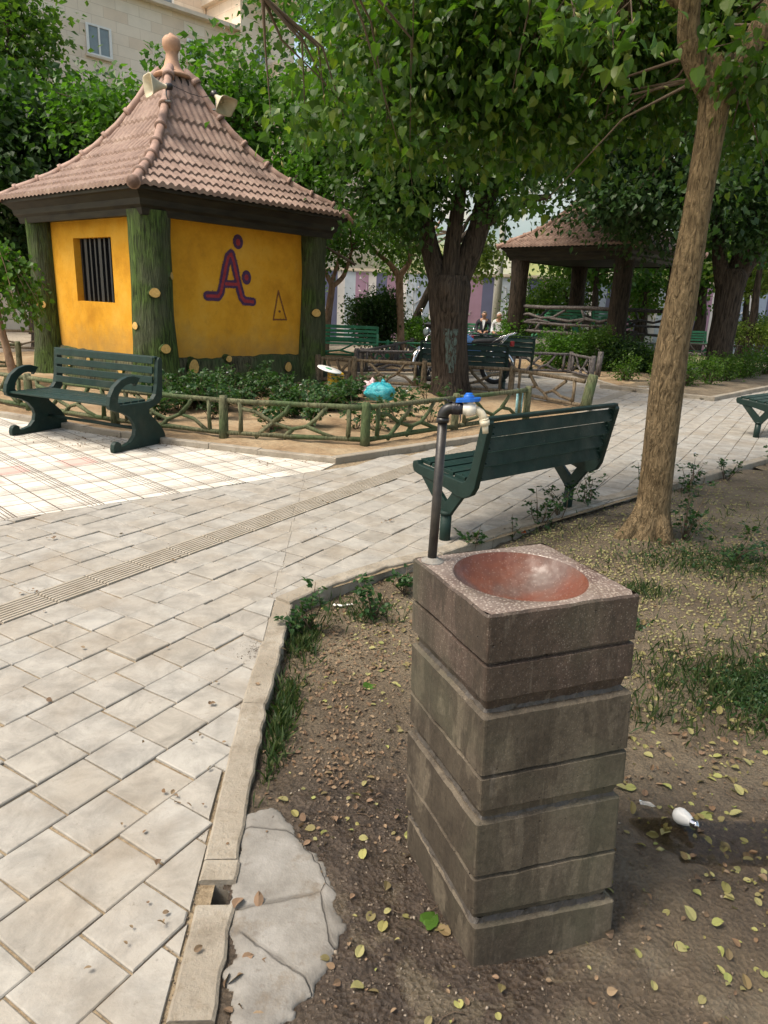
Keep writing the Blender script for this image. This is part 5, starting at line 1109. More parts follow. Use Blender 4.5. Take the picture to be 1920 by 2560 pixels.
L1_=[[(1.92,4.9,2.85,.085),(1.76,4.9,3.05,.07),(1.69,4.88,3.3,.062),(1.66,4.8,3.9,.05),(1.4,4.6,4.6,.035),(1.0,4.2,5.2,.02)],
   [(1.95,4.9,2.85,.08),(2.09,4.95,3.05,.07),(2.3,5.0,3.5,.06),(2.7,5.1,4.2,.045),(3.3,5.2,5.0,.025)],
   [(1.68,4.85,3.35,.05),(1.2,4.6,3.55,.035),(.5,4.4,3.6,.024),(-.4,4.3,3.3,.014),(-.75,4.3,3.05,.008)],
   [(1.66,4.8,3.9,.04),(1.1,3.8,4.4,.03),(.4,2.6,4.9,.02),(-.3,1.6,5.0,.012)],
   [(2.3,5.0,3.5,.045),(2.6,4.0,4.0,.03),(2.5,2.9,4.5,.018)],
   [(1.7,4.9,3.3,.04),(1.0,5.3,3.7,.03),(.2,5.6,3.7,.018),(-.2,5.8,3.3,.01)]]
limbs(t1,[[(1.93,4.9,.30,.075),(1.86,4.87,.11,.07),(1.75,4.82,-.01,.055),(1.63,4.77,-.09,.035)],[(1.95,4.88,.22,.07),(2.0,4.80,.03,.06),(2.05,4.72,-.09,.04)]],M['bark_fg'],name='root',seg=16,jit=.2)
limbs(t1,[subd([Vector(c) for c in ch],4) for ch in L1_],M['bark_fg'],seg=10)
src1=[tuple(c[:3]) for ch in L1_ for c in subd([Vector(c) for c in ch],2)]
B1=[BL(1850,60,6.0,170,170,70,34,.17,.55),BL(1560,60,5.9,260,150,90,34,.18,.6),BL(1240,80,5.4,260,170,90,34,.18,.6),BL(1260,290,5.6,220,100,50,30,.15,.5),BL(1000,110,5.2,160,150,34,28,.16,.5),
    BL(860,270,4.8,120,65,11,20,.11,.35),BL(735,285,4.6,60,35,4,14,.08,.25),BL(1000,350,5.2,100,60,9,22,.12,.4),BL(1130,430,5.4,70,50,5,20,.10,.3),BL(1440,330,5.8,140,70,16,26,.14,.4),BL(1600,260,5.8,90,90,16,28,.15,.35),
    BL(1890,290,5.9,50,150,20,28,.16,.4),BL(1870,170,4.7,70,90,12,26,.13,.2),BL(1560,110,3.6,70,45,5,9,.10,.15),BL(1430,60,4.0,90,40,7,12,.12,.2),BL(1040,510,5.0,30,40,2,14,.06,.2),BL(1330,505,5.2,40,20,2,16,.06,.2),
    ((1.2,2.9,5.2),(2.1,1.6,.6),100,32,.25),((3.2,3.6,5.4),(1.7,1.9,.8),90,32,.25),((-.5,1.7,5.2),(1.3,1.1,.4),34,28,.22),((1.8,1.3,5.0),(1.8,1.2,.5),80,32,.25),((2.4,6.6,5.2),(1.7,1.0,.8),60,30,.25),((4.6,5.6,4.8),(1.1,1.5,.9),44,30,.25)]  # unseen crown clumps above the frame, added to shade the fountain and bed
B1=[(c,r,int(nc*1.15),int(nl*1.3),cr) for c,r,nc,nl,cr in B1]
C1=crown(t1,B1,.052,M['leaf_fg'],'mulb',.75,seed=21)
twigs(t1,C1,src1,M['branch'],420,r=.0065)
# catkins hanging among the leaves
rg=np.random.default_rng(5); P=[]; Cv=np.array(C1); sel=Cv[rg.integers(0,len(Cv),900)]+rg.normal(size=(900,3))*.16
V=[];F=[]; oc=np.array([[0,0,-1.6],[.55,0,0],[0,.55,0],[-.55,0,0],[0,-.55,0],[0,0,1.6]]); of=np.array([[0,2,1,1],[0,3,2,2]])
def pods(name,P,size,mat,par,stretch=1.0,flat=False,rng=rg,off=(0,0,0)):
    N=len(P); T=np.array([[0,0,-1],[1,0,0],[0,1,0],[-1,0,0],[0,-1,0],[0,0,1]],float)*np.array([.55,.55,stretch]); R_=rng.normal(size=(N,3)); 
    if flat: R_[:,2]*=.15
    else: R_=R_*.35+np.array([0,0,1.])
    Z=nrm(R_); X=nrm(np.cross(Z,rng.normal(size=(N,3)))); Y=np.cross(Z,X)
    V=P[:,None,:]-np.array(off)+size[:,None,None]*(T[None,:,0,None]*X[:,None,:]+T[None,:,1,None]*Y[:,None,:]+T[None,:,2,None]*Z[:,None,:])
    Fc=np.array([[0,2,1],[0,3,2],[0,4,3],[0,1,4],[5,1,2],[5,2,3],[5,3,4],[5,4,1]]); F=(Fc[None]+(np.arange(N)*6)[:,None,None]).reshape(-1,3)
    return npmesh(name,V.reshape(-1,3),F,mat,par,True)
o=pods('catkins',sel,rg.uniform(.012,.02,900),M['catkin'],t1,1.6,off=t1.location); o['kind']='stuff'
# --- big dark tree in the middle
def tree(name,label,loc,trunk,L,blobs,bark,leaf,size,group=None,flare=None,seed=1,shape='kite',droop=.4,ntw=60,knots=(),tr=.016,seg=28,jit=.06):
    t=thing(name,label,'tree',loc,0,group); trunk_mesh(t,trunk,bark,seg,flare,knots=knots,jit=jit)
    src=[tuple(trunk[-1][:3])]
    if L: LL=[subd([Vector(c) for c in ch],4) for ch in L]; limbs(t,LL,bark); src=[c[:3] for ch in LL for c in ch]
    C=crown(t,blobs,size,leaf,shape,droop,seed=seed)
    if ntw: twigs(t,C,src,M['branch'],ntw,seed,r=tr)
    return t
X,Y=.98,12.3
t2=tree('broadleaf_tree','big tree with thick dark furrowed trunk bearing a worn blue-green paint patch',(X,Y,0),
 [(1.06,Y,-.1,.37),(1.05,Y,.2,.325),(1.02,Y,.7,.312),(.98,Y,1.2,.315),(.95,Y,1.5,.33),(.93,Y,1.8,.355),(.92,Y,1.98,.32)],
 [[(.84,Y,1.65,.17),(.68,Y,2.1,.17),(.52,Y,2.6,.15),(.35,Y,3.4,.13),(.1,Y+.1,4.4,.10),(-.2,Y,5.6,.06)],[(1.02,Y,1.65,.18),(1.18,Y,2.2,.19),(1.36,Y,2.75,.18),(1.5,Y,3.6,.15),(1.55,Y-.1,4.6,.10),(1.8,Y,6,.06)],[(.93,Y-.05,1.7,.15),(.93,Y-.1,2.4,.14),(.98,Y-.2,3.4,.1),(.8,Y-.6,4.6,.06)],
  [(1.36,Y,2.75,.10),(1.9,Y-.2,3.1,.07),(2.4,Y-.4,3.2,.04)],[(.5,Y,2.7,.09),(-.1,Y-.2,3.1,.06),(-.8,Y-.4,3.2,.03)]],
 [BL(1010,500,11.8,95,75,30,60,.18),BL(960,390,11.8,85,150,54,60,.22),BL(1060,300,12.2,200,190,110,62,.26),BL(1250,400,12.0,110,110,40,60,.22),BL(1270,530,11.6,50,30,5,44,.12,.3),BL(950,120,12.5,250,180,90,60,.28),BL(1250,180,12.5,220,160,70,60,.28)],
 M['bark_dk'],M['leaf_t2'],.10,flare=(0,.5,.28,4),seed=31,knots=((1.45,-1.57,.08),),seg=60,jit=.09)
# paint patch: thin shell hugging the trunk on the camera side
mb=MB();V=[];nx_,nz_=10,24
tk=[o for o in t2.children if o.name.startswith('trunk')][0]
def trunk_x(z): 
    K=[(-.1,1.06,.37),(.2,1.05,.325),(.7,1.02,.312),(1.2,.98,.315),(1.6,.95,.335)]
    for a,b in zip(K,K[1:]):
        if a[0]<=z<=b[0]: t=(z-a[0])/(b[0]-a[0]); return a[1]+(b[1]-a[1])*t,a[2]+(b[2]-a[2])*t
for j in range(nz_+1):
    z=.42+.72*j/nz_; cx_,r=trunk_x(z); wd=.085+.05*noise.noise(Vector((z*4,2,1)))+(.06 if z>1.02 else 0)-(.04 if z<.55 else 0)
    for i in range(nx_+1):
        a=-PI/2-.03+(i/nx_-.5)*2*wd/r+.05*noise.noise(Vector((z*11,i*.9,0))); q=1+.09*noise.noise(Vector((math.cos(a)*1.3+cx_,math.sin(a)*1.3,z*1.6)))+.045*noise.noise(Vector((math.cos(a)*4,math.sin(a)*4,z*3)))
        V.append((cx_+math.cos(a)*r*(q+.012)-X,Y+math.sin(a)*r*(q+.012)-Y,z))
mb.add(V,[(j*(nx_+1)+i,j*(nx_+1)+i+1,(j+1)*(nx_+1)+i+1,(j+1)*(nx_+1)+i) for j in range(nz_) for i in range(nx_) if noise.noise(Vector((i*.9,j*.35,4)))>-.28],True)
m=NM('flaked_teal_paint',.8); c=m.ramp(m.noise(1,5,.7,m.co((40,40,9))),[(.42,(.03,.02,.015)),(.52,(.06,.09,.08)),(.75,(.11,.17,.155))]); m.col(c); m.bump(m.noise(1,5,.7,m.co((40,40,9))),.02)
obj('paint_patch',mb,m.m,tk)
# --- right-hand dark tree
tree('broadleaf_tree','dark forked tree in the low planted bed right of the leaning trunk',(8.3,18,0),
 [(8.25,18,-.1,.37),(8.22,18,.3,.32),(8.2,18,1.0,.30),(8.2,18,1.8,.31),(8.2,18,2.4,.33),(8.2,18,2.6,.28)],
 [[(8.05,18,2.2,.2),(7.8,18,2.9,.16),(7.6,18,3.8,.13),(7.0,17.8,5.2,.08)],[(8.3,18,2.3,.22),(8.6,18,2.9,.19),(9.2,18,3.4,.15),(10.2,17.8,4.3,.09)],[(8.2,18,2.4,.2),(8.35,18,3.2,.16),(8.4,17.9,4.6,.1)]],
 [BL(1640,430,17.5,230,150,80,60,.34),BL(1850,420,17.5,190,160,80,60,.34),BL(1500,300,18,220,160,60,56,.36),BL(1800,180,18,260,170,70,56,.38),BL(1560,500,17,110,70,22,50,.25),BL(1900,560,17,70,60,14,50,.22)],
 M['bark_dk'],M['leaf_dk'],.14,flare=(0,.5,.22,4),seed=41,seg=36)
# --- slim trees between
tree('young_tree','slim tree with smooth brown trunk and Y fork just left of the big dark trunk',(.3,21,0),[(.30,21,-.1,.13),(.26,21,.8,.105),(.2,21,1.6,.10),(.15,21,2.25,.115)],
 [[(.15,21,2.2,.09),(-.15,21,2.55,.07),(-.65,21,2.95,.05),(-1.2,21,3.8,.03)],[(.15,21,2.2,.09),(.42,21,2.6,.075),(.48,21,2.95,.06),(.95,21,3.3,.045),(1.4,21,4,.03)],[(.45,21,2.8,.05),(.25,21,3.3,.035),(.1,20.8,4.0,.02)]],
 [BL(900,560,20.5,150,75,34,46,.26,1.2),BL(1010,600,20.5,100,60,18,44,.24,1.0),BL(820,640,20.5,60,35,8,40,.2,.6)],M['bark_sm'],M['leaf_md'],.13,seed=51)
tree('young_tree','small pale-limbed tree beside the right corner of the yellow kiosk',(-1.75,20,0),[(-1.85,20,-.1,.12),(-1.78,20,.9,.10),(-1.66,20,1.9,.085)],
 [[(-1.66,20,1.85,.07),(-1.9,20,2.3,.05),(-2.1,20,2.9,.03)],[(-1.66,20,1.85,.07),(-1.35,20,2.15,.06),(-1.15,20,2.8,.035)],[(-1.7,20,1.9,.06),(-1.5,20,2.6,.04),(-1.6,20,3.2,.02)]],
 [BL(840,590,19.5,95,60,22,46,.24,1.0),BL(770,640,19.5,40,40,6,40,.18,.5)],M['bark_sm'],M['leaf_lt'],.12,seed=52)
tree('leaning_tree','dark slender tree leaning right, half hidden behind the big trunk',(1.2,25,0),[(.55,25,-.1,.17),(.75,25,.8,.15),(1.25,25,2.0,.14),(1.7,25,3.0,.12),(1.9,25,3.8,.09)],[],[BL(1010,640,24,80,50,18,44,.28,1)],M['bark_dk'],M['leaf_md'],.15,seed=53,ntw=8)
# --- crowns behind
def btree(label,px,py,Y_,rx,ry,nc,nl,leaf,size,seed,base=True,cr=.42,more=(),name='dense_tree',tr=.22,dp=None,tx=None):
    c=AT(px,py,Y_); t=thing(name,label,'tree',(c.x,Y_,0)); 
    bx_=AT(tx,800,Y_).x if tx else c.x
    trunk_mesh(t,([(bx_,Y_,-.3,tr*1.3),(bx_+.05,Y_,1.2,tr),(bx_-.03,Y_,3.3,tr*.9),(bx_*.6+c.x*.4,Y_,4.4,tr*.8),(c.x,Y_,max(5,c.z),tr*.4)] if tx else [(bx_,Y_,-.3,tr*1.3),(bx_+.08,Y_,1.2,tr),(c.x,Y_,max(1.6,c.z*.6),tr*.8),(c.x-.05,Y_,max(2.2,c.z),tr*.4)]),M['bark_dk'],16)
    C=crown(t,[BL(px,py,Y_,rx,ry,nc,nl,cr,dp)]+[BL(*m_) for m_ in more],size,leaf,'kite',.35,seed=seed); twigs(t,C,[(c.x,Y_,c.z*k) for k in (.4,.6,.8,1)],M['branch'],30,seed,r=.02); return t
btree('very dark dense tree filling the far left edge behind the kiosk',60,430,19,210,200,170,70,M['leaf_dk'],.19,61,cr=.40,more=((190,330,19.5,110,100,34,60,.36),(30,620,18.5,110,90,40,60,.35)))
btree('lighter green tree top rising at the upper left corner',20,130,24,110,160,70,70,M['leaf_md'],.19,62,cr=.45,more=())
btree('bright mulberry showing behind the left slope of the kiosk roof',300,330,17.8,130,90,46,54,M['leaf_lt'],.16,63,cr=.28,more=((200,255,17.5,50,25,6,40,.2),(400,140,18,20,30,3,30,.14)))
btree('bright green tree behind the right slope of the kiosk roof',610,330,18,170,140,96,56,M['leaf_lt'],.16,64,cr=.30,more=((690,480,18,120,110,44,56,.3),(570,240,18,90,40,14,46,.22),(490,140,18,15,40,3,30,.12)))
btree('tall mid green tree between the kiosk roof and the big tree',900,230,16.5,95,210,80,56,M['leaf_lt'],.14,65,cr=.30,more=((860,60,16.5,70,80,20,54,.26),(770,470,16.5,80,110,36,56,.28)),tx=720)
btree('dark fine-leaved tree covering the right side of the pavilion roof',1560,330,19.5,220,150,150,66,M['leaf_dk'],.12,66,cr=.34,more=((1620,530,18.6,110,75,50,60,.28),(1460,370,20.5,90,60,26,60,.26),(1700,250,20,200,120,60,60,.35)),tx=1700)
btree('mid green tree whose top closes the sky above the pavilion',1330,260,26,260,170,130,62,M['leaf_md'],.2,67,cr=.5,more=((1500,120,27,260,150,80,60,.55),(1180,100,26,160,140,50,60,.5)),tx=1120)
btree('bright leafy tree behind the pavilion columns',1500,640,29,120,60,60,50,M['leaf_lt'],.2,68,cr=.35,tr=.15)
btree('yellow-green young tree on the lawn right of the dark trunk',1880,690,27,90,60,40,50,M['leaf_yl'],.17,69,cr=.3,tr=.13,name='young_tree')
btree('bright green tree between the leaning trunk and the dark right trunk',1770,660,30,60,70,44,50,M['leaf_lt'],.2,70,cr=.3,tr=.22,name='young_tree')
btree('tall mid green tree over the far right lawn',1860,480,34,170,120,90,56,M['leaf_md'],.26,71,cr=.6)
btree('slim-trunked tree on the lawn at the right edge',1915,600,25,90,60,30,48,M['leaf_md'],.18,72,cr=.3,tr=.14,name='young_tree')
btree('green tree in front of the mural wall behind the slim tree',700,600,25,110,90,60,54,M['leaf_md'],.2,73,cr=.4)
btree('pale leafy tree against the sky-blue facade right of the big trunk',1190,640,28,55,60,26,44,M['leaf_yl'],.17,74,cr=.3,tr=.1,tx=1130)
btree('green tree standing behind the far bench left of the slim tree',620,700,22,110,80,40,54,M['leaf_md'],.18,75,cr=.35)
# more far crowns closing the horizon
for i,(px,Y_,sz) in enumerate(((1420,31,60),(1620,30,70),(1600,31.5,60))): btree(['round green tree behind the left pavilion railing','green tree behind the right pavilion railing','small yellowish tree seen between the right pavilion columns'][i],px,[735,700,745][i],Y_,[75,55,40][i],[75,60,45][i],40,54,[M['leaf_md'],M['leaf_lt'],M['leaf_yl']][i],.15,80+i,cr=.28,tr=.12,name='young_tree')
# --- clipped bushes and hedges
def bush(label,c,r,leaf,size,nc,nl,seed,cr=.12,name='clipped_bush',group=None):
    t=thing(name,label,'bush',(c[0],c[1],0),0,group); C=crown(t,[(c,r,nc,nl,cr)],size,leaf,'kite',.0,name='foliage',seed=seed)
    mb=MB(); rg_=random.Random(seed)
    for i in range(7): a=rg_.random()*6.3; mb.tube([(0,0,-.05),(math.cos(a)*r[0]*.4,math.sin(a)*r[1]*.4,c[2]*.6),(math.cos(a)*r[0]*.7,math.sin(a)*r[1]*.7,c[2])],[.022,.014,.006],5)
    obj('stem',mb,M['branch'],t); return t
c=AT(943,765,20.5); bush('big dark rounded bush right behind the slim Y-forked tree',(c.x,21.6,1.0),(.80,.7,.80),M['leaf_dk'],.085,150,70,91,.17)
c=AT(1052,800,24.5); bush('small bright clipped bush between the slim tree and the big trunk',(c.x,24.5,.55),(.62,.6,.5),M['leaf_lt'],.08,60,60,92,.13)
c=AT(1275,812,22); bush('bright clipped bush left of the pavilion behind the seated men',(AT(1279,812,22.3).x,22.3,.62),(.30,.5,.45),M['leaf_lt'],.08,70,60,93,.13)
for i,(x_,y_,rx,rz_) in enumerate(((4.3,18.6,.62,.5),(5.2,18.7,.65,.55),(6.0,18.5,.60,.42),(6.6,18.8,.4,.34))): bush(['mid green hedge bush at the left foot of the pavilion','mid green hedge bush below the pavilion railing','lower dark hedge bush in front of the pavilion front column','small hedge bush beside the pavilion step'][i],(x_,y_,rz_*.95),(rx,.5,rz_),[M['leaf_lt'],M['leaf_md'],M['leaf_dk'],M['leaf_md']][i],.065,80,56,94+i,.12,name='hedge_bush')
c=AT(1455,735,27); bush('round dark green bush seen through the pavilion between its left columns',(5.1,25.6,1.3),(1.0,.8,1.15),M['leaf_md'],.10,120,60,99,.2)
bush('clipped pale bush on thin stems on the right-hand lawn',(12.6,25.0,.95),(.8,.6,.42),M['leaf_yl'],.08,60,50,100,.14)
bush('low dark hedge before the mural wall at the far right',(15.8,30.5,.8),(1.8,.6,.7),M['leaf_dk'],.10,110,56,101,.2,name='hedge_bush')
rg_=random.Random(4)
for i in range(15):
    t_=i/14; x_=5.3+t_*6.2+rg_.gauss(0,.12); y_=14.6+abs(t_-.14)*6.2*1.05+rg_.uniform(.1,1.0)
    bush('leafy shrub in the row planted round the dark forked tree',(x_,y_,.30),(.28,.28,.30+.12*rg_.random()),M['leaf_md'],.05,22,40,120+i,.09,name='shrub',group='low shrubs in the right-hand bed')
# --- weeping tree at the far left
wt=thing('weeping_tree','small weeping tree with pale arching twigs in front of the kiosk left corner','tree',(-6.05,11.2,0))
trunk_mesh(wt,[(-5.95,11.2,-.1,.075),(-6.02,11.2,.5,.06),(-6.12,11.2,1.1,.055),(-6.2,11.2,1.75,.06)],M['bark_sm'],16)
rg_=random.Random(12); mb=MB(); LP=[]
for i in range(46):
    a=rg_.random()*2*PI; R_=rg_.uniform(.35,.85); h=rg_.uniform(.1,.35); dr=rg_.uniform(.5,1.1); P=[]
    for t_ in range(8): q=t_/7; P.append(Vector((-.15+math.cos(a)*R_*q,math.sin(a)*R_*q,1.75+h*math.sin(q*PI*.8)*1.6-dr*q**2.6)))
    mb.tube(P,[.013*(1-.8*k/7) for k in range(8)],5); LP+=[(P[k],P[k+1]) for k in range(2,7)]
obj('weeping_twigs',mb,M['bark_sm'],wt)
rng=np.random.default_rng(77); PP=[];
for a,b in LP:
    for _ in range(13): q=rng.random(); PP.append(np.array(a*(1-q)+b*q)+rng.normal(size=3)*.05+np.array([-6.05,11.2,0]))
PP=np.array(PP); N=len(PP); leaves('crown',PP-np.array([-6.05,11.2,0]),.07*(.6+.8*rng.random(N)),rng.normal(size=(N,3))*.5+np.array([0,0,-.7]),rng.normal(size=(N,3))*.6+np.array([0,0,1]),M['leaf_lt'],wt,'heart')
# --- rose plants
def rose(label,x,y,z,h,nst,nl,seed,group=None,spread=.10,leafsz=.03,mat=None,flower=None,name='rose_bush'):
    rg_=random.Random(seed); t=thing(name,label,'plant',(x,y,z),0,group); mb=MB(); P=[]
    for i in range(nst):
        a=rg_.random()*2*PI; R_=spread*rg_.uniform(.3,1.3); hh=h*rg_.uniform(.5,1.05); b=Vector((rg_.gauss(0,.015),rg_.gauss(0,.015),-.02)); e=Vector((math.cos(a)*R_,math.sin(a)*R_,hh)); md=(b+e)/2+Vector((rg_.gauss(0,.03),rg_.gauss(0,.03),.02)); mb.tube([b,md,e],[.0045,.003,.0015],5)
        for k in range(nl):
            q=rg_.uniform(.25,1.05); c=b*(1-q)**2+md*2*q*(1-q)+e*q*q if q<=1 else e; o_=Vector((rg_.gauss(0,1),rg_.gauss(0,1),rg_.gauss(.2,.5))).normalized()
            for l_ in range(5): s=o_.cross(Vector((0,0,1)))*((l_%2)*2-1)*leafsz*.55*(l_<4); P.append((c+o_*leafsz*(.8+.75*(l_//2))+s, (o_+s*12).normalized()))
    obj('stem',mb,M['branch'],t); PA=np.array([p for p,_ in P]); DA=np.array([d for _,d in P]); r_=np.random.default_rng(seed); N=len(PA)
    leaves('foliage',PA+r_.normal(size=(N,3))*leafsz*.2,leafsz*(.7+.6*r_.random(N)),DA+r_.normal(size=(N,3))*.2,r_.normal(size=(N,3))*.4+np.array([0,0,1]),mat or M['leaf_rose'],t,'heart')
    if flower: mb=MB(); 
    if flower:
        for f in flower:
            for k in range(9): a=k*2.4; mb.ball((f[0]+.008*math.cos(a)*(k/9+.3),f[1]+.008*math.sin(a)*(k/9+.3),f[2]+.003*(k%3)),(.008,.008,.005),6,4)
        obj('blossom',mb,M['wframe'],t)
    return t
KR=[(.60,4.46,.24,5,5,'leafy rose sprig directly behind the fountain basin by the kerb'),(.93,4.78,.20,2,3,'thin single-stemmed rose sprig between two bushier ones by the kerb'),(1.17,5.05,.32,6,6,'bushy rose plant in front of the near bench right post'),(1.36,5.22,.30,6,5,'rose plant leaning against the kerb just right of the near bench post'),(1.70,5.62,.34,7,6,'rose plant with one white bloom left of the leaning trunk'),(2.30,5.95,.42,7,6,'taller rose bush just behind the leaning trunk'),(2.78,6.35,.36,7,6,'rose bush with small white flower right of the leaning trunk'),(3.45,6.95,.24,5,5,'low rose plant by the kerb farther right'),(4.25,7.55,.45,8,7,'tall rose bush at the right edge before the cut-off bench'),(2.20,4.85,.45,8,6,'rose bush growing against the right side of the leaning trunk'),(2.42,4.55,.26,8,6,'low spreading rose clump right of the leaning trunk base'),
    (-.36,3.22,.26,6,6,'upright rose bush at the inner kerb corner'),(-.03,3.42,.22,5,6,'rose bush a step right of the kerb corner bush'),(.14,3.72,.20,5,5,'small rose bush near the kerb left of the fountain')]
for i,(x,y,h,a,b,lb_) in enumerate(KR): rose(lb_,x,y,soil_z(x,y),h,a,b,200+i,spread=.11 if i!=10 else .3,leafsz=.024,flower=[(.05,.0,h*1.02)] if i in (4,6) else None,group='rose plants along the near kerb')
rg_=random.Random(9); n=0
while n<44:
    x=rg_.uniform(-3.1,1.0); y=rg_.uniform(7.9,11.2)
    if not in_poly(x,y,[(-3.05,8.65),(-1.7,8.1),(-.35,7.95),(.35,8.9),(-.2,10.4),(-1.3,12.6),(-3.1,10.7)]) : continue
    dd=(Vector((x,y))-Vector((-.3,8.4))).length
    rose('dense leafy rose bush in the fenced bed at the foot of the kiosk',x,y,.03,rg_.uniform(.28,.5)*(1 if x<-.4 else .8),9 if x<-.4 else 5,9 if x<-.4 else 5,300+n,'rose bushes filling the kiosk bed',spread=.22,leafsz=.042,flower=[(.05,.02,.42)] if n%13==0 else None); n+=1
for i,(x,y) in enumerate(((.3,9.6),(.55,9.2),(.2,10.3),(.9,10.4),(.6,11.3),(-.2,11.6))): rose('sparse spindly rose bush in the bare soil by the big trunk',x,y,.03,.42,4,6,380+i,'sparse rose bushes by the big trunk',spread=.15,leafsz=.04)
# --- grass tufts
def grass(name,spots,mat,seed,h=.06):
    rng=np.random.default_rng(seed); PP=[];HH=[]
    for x,y,rx,ry,n in spots:
        p=rng.normal(size=(n,2))*np.array([rx,ry])+np.array([x,y])
        for a,b in p:
            if in_bed(a,b,.11): PP.append((a,b,soil_z(a,b)-.004)); HH.append(h*(.4+rng.random()))
    N=len(PP); D=rng.normal(size=(N,3))*.45+np.array([0,0,1]); o=leaves(name,np.array(PP),np.array(HH),D,rng.normal(size=(N,3)),mat,None,'blade'); o['kind']='stuff'; return o
grass('grass',[(-.37,2.50,.03,.13,600),(-.38,3.1,.05,.12,600),(-.36,2.2,.02,.12,260),(-.1,3.45,.14,.08,300),(2.1,4.45,.28,.14,500),(2.6,4.3,.3,.15,350),(1.75,4.35,.2,.10,130),(1.55,3.9,.12,.07,350),(1.2,3.2,.3,.2,130),(1.5,2.85,.16,.14,900),(1.85,2.9,.2,.2,900),(1.65,2.5,.14,.10,300),(1.15,2.55,.15,.10,260),(2.3,3.6,.3,.2,160),(1.0,5.0,.5,.12,220),(.8,4.2,.2,.1,90),(2.7,5.6,.4,.4,200)],M['grassm'],13)
# wide-leaf clump
rng=np.random.default_rng(3); PP=[(x,y,soil_z(x,y)+abs(rng.normal())*.018) for x,y in rng.normal(size=(2600,2))*np.array([.12,.13])+np.array([1.74,2.75]) ]+[(x,y,soil_z(x,y)+abs(rng.normal())*.03) for x,y in rng.normal(size=(1200,2))*np.array([.3,.16])+np.array([2.35,4.5])]+[(x,y,soil_z(x,y)+abs(rng.normal())*.02) for x,y in rng.normal(size=(500,2))*np.array([.07,.05])+np.array([1.28,3.45])]
N=len(PP); o=leaves('ground_cover',np.array(PP),.014*(.6+.8*rng.random(N)),rng.normal(size=(N,3)),rng.normal(size=(N,3))*.5+np.array([0,0,1]),M['leaf_rose'],None,'heart'); o['kind']='stuff'
# --- litter
def scatter(name,regions,size,mat,shape,seed,up=.0,tilt=.3,inb=True,zf=soil_z,ex=()):
    rng=np.random.default_rng(seed); PP=[];SS=[]
    for x,y,rx,ry,n,s in regions:
        nc=max(1,n//7); cc_=rng.normal(size=(nc,2))*np.array([rx,ry])+np.array([x,y]); hp=n//2; pts_=np.concatenate([rng.normal(size=(n-hp,2))*np.array([rx,ry])+np.array([x,y]),cc_[rng.integers(0,nc,hp)]+rng.normal(size=(hp,2))*.035])
        for a,b in pts_:
            if inb and not in_bed(a,b,.115): continue
            if in_poly(a,b,[tuple(p) for p in BOT]): continue
            PP.append((a,b,zf(a,b)+.003+up*rng.random())); SS.append(size*s*(.35+1.2*rng.random()**1.3))
    N=len(PP); D=rng.normal(size=(N,3)); D[:,2]*=tilt; Nn=rng.normal(size=(N,3))*tilt+np.array([0,0,1]); o=leaves(name,np.array(PP),np.array(SS),D,Nn,mat,None,shape); o['kind']='stuff'; return o
scatter('fallen_leaves',[(1.4,2.0,.45,.5,420,1),(1.5,3.0,.6,.6,340,1),(.0,2.6,.25,.5,150,.9),(.0,1.5,.2,.3,60,1),(.7,1.15,.4,.25,50,1),(1.2,1.6,.3,.25,170,1.1),(3.0,4.5,1,1,260,1)],.027,M['litter'],'oval',5,.004,.34)
scatter('dry_leaf_litter',[(-.15,2.75,.17,.35,1150,.8),(-.1,2.2,.18,.14,300,.8),(.05,3.2,.25,.25,360,.85),(.0,1.9,.2,.2,90,1),(1.4,2.0,.6,.6,620,1.2),(.3,3.9,.3,.2,200,1),(.8,1.15,.4,.25,150,1.1),(.0,1.35,.25,.3,60,.9),(-.33,1.25,.02,.12,22,1.6)],.019,M['litterb'],'oval',6,.007,.5)
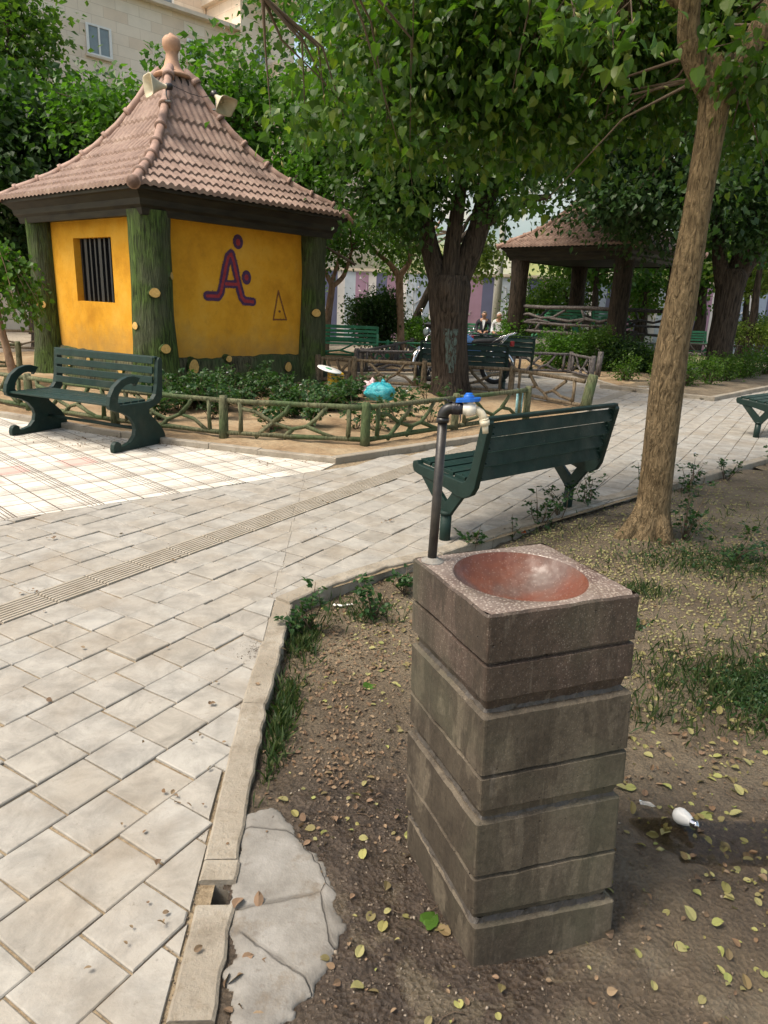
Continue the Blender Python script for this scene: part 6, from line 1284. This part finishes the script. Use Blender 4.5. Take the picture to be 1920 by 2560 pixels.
# leaves on the paving and along the kerbs
scatter('path_leaves',[(-1.2,2.6,.7,.9,40,1),(-.6,1.9,.12,.5,30,.9),(.8,5.6,.8,.8,30,1),(-1.6,5.0,1,1,24,1),(-2.9,7.3,.5,.25,240,.8),(-2.0,7.2,.3,.1,120,.8),(-1,6.7,.6,.15,60,.8)],.022,M['litterb'],'oval',8,.003,.35,inb=False,zf=lambda x,y:.008)
rng=np.random.default_rng(15); PP=[];SS=[]
for x,y,rx,ry,n,s in ((1.8,4.1,.8,.45,1900,1),(2.7,4.6,.9,.9,1900,1),(1.1,4.3,.4,.35,800,1),(1.6,3.2,.5,.4,800,1),(.3,3.6,.3,.25,260,1),(1.3,5.0,.35,.12,500,1),(3.4,6.0,.7,.8,1500,1),(.0,3.3,.2,.2,90,1)):
    for a,b in rng.normal(size=(n,2))*np.array([rx,ry])+np.array([x,y]):
        if in_bed(a,b,.12): PP.append((a,b,soil_z(a,b)+.004)); SS.append(s*rng.uniform(.007,.016))
PP=np.array(PP);SS=np.array(SS); o=pods('fallen_fruit',PP,SS,M['fruit'],None,1.0,flat=True,rng=rng); o['kind']='stuff'
PP=[];SS=[]
for x,y,rx,ry,n,s in ((.1,1.7,.35,.5,2200,1),(.8,1.1,.5,.25,900,1),(1.3,2,.5,.6,1400,1),(-.1,2.6,.2,.5,900,1),(-.1,1.25,.1,.2,200,1)):
    for a,b in rng.normal(size=(n,2))*np.array([rx,ry])+np.array([x,y]):
        if in_bed(a,b,.11): PP.append((a,b,soil_z(a,b)+.001)); SS.append(s*abs(rng.normal())*.0035+.0018)
# grit along the path edge
for _ in range(2600):
    b=rng.uniform(.9,3.4); lx=line_x(b); a=lx-abs(rng.normal())*.05; PP.append((a,b,-.004)); SS.append(abs(rng.normal())*.0018+.001)
o=pods('gravel',np.array(PP),np.array(SS),M['gravel'],None,.8,flat=True,rng=rng); o['kind']='stuff'

rg_=random.Random(44); mb=MB()
for i in range(150):
    x,y=rg_.gauss(.9,.9),rg_.gauss(2.6,1.1)
    if not in_bed(x,y,.15) or in_poly(x,y,[tuple(p) for p in BOT]): continue
    a=rg_.random()*6.28; L=rg_.uniform(.03,.11); z=soil_z(x,y)+.004; P=[Vector((x+math.cos(a+.3*k)*L*k/3,y+math.sin(a+.3*k)*L*k/3,z+.003*rg_.random())) for k in range(4)]; mb.tube(P,[.0016,.0014,.0012,.0006],4)
o=obj('fallen_twigs',mb,M['branch']); o['kind']='stuff'

for i,(x,y,sz,mt,lbl) in enumerate(SINGLE):
    rng=np.random.default_rng(60+i); z=(soil_z(x,y) if i!=1 else .004)+.008; k=2 if i!=1 else 4
    o=leaves('fallen_leaf',np.array([[x,y,z]]*k)+rng.normal(size=(k,3))*np.array([.008,.008,.002]),sz*np.linspace(1,.6,k),rng.normal(size=(k,3))*np.array([1,1,.12]),rng.normal(size=(k,3))*.2+np.array([0,0,1]),M[mt],None,'mulb'); tag(o,lbl,'leaf')
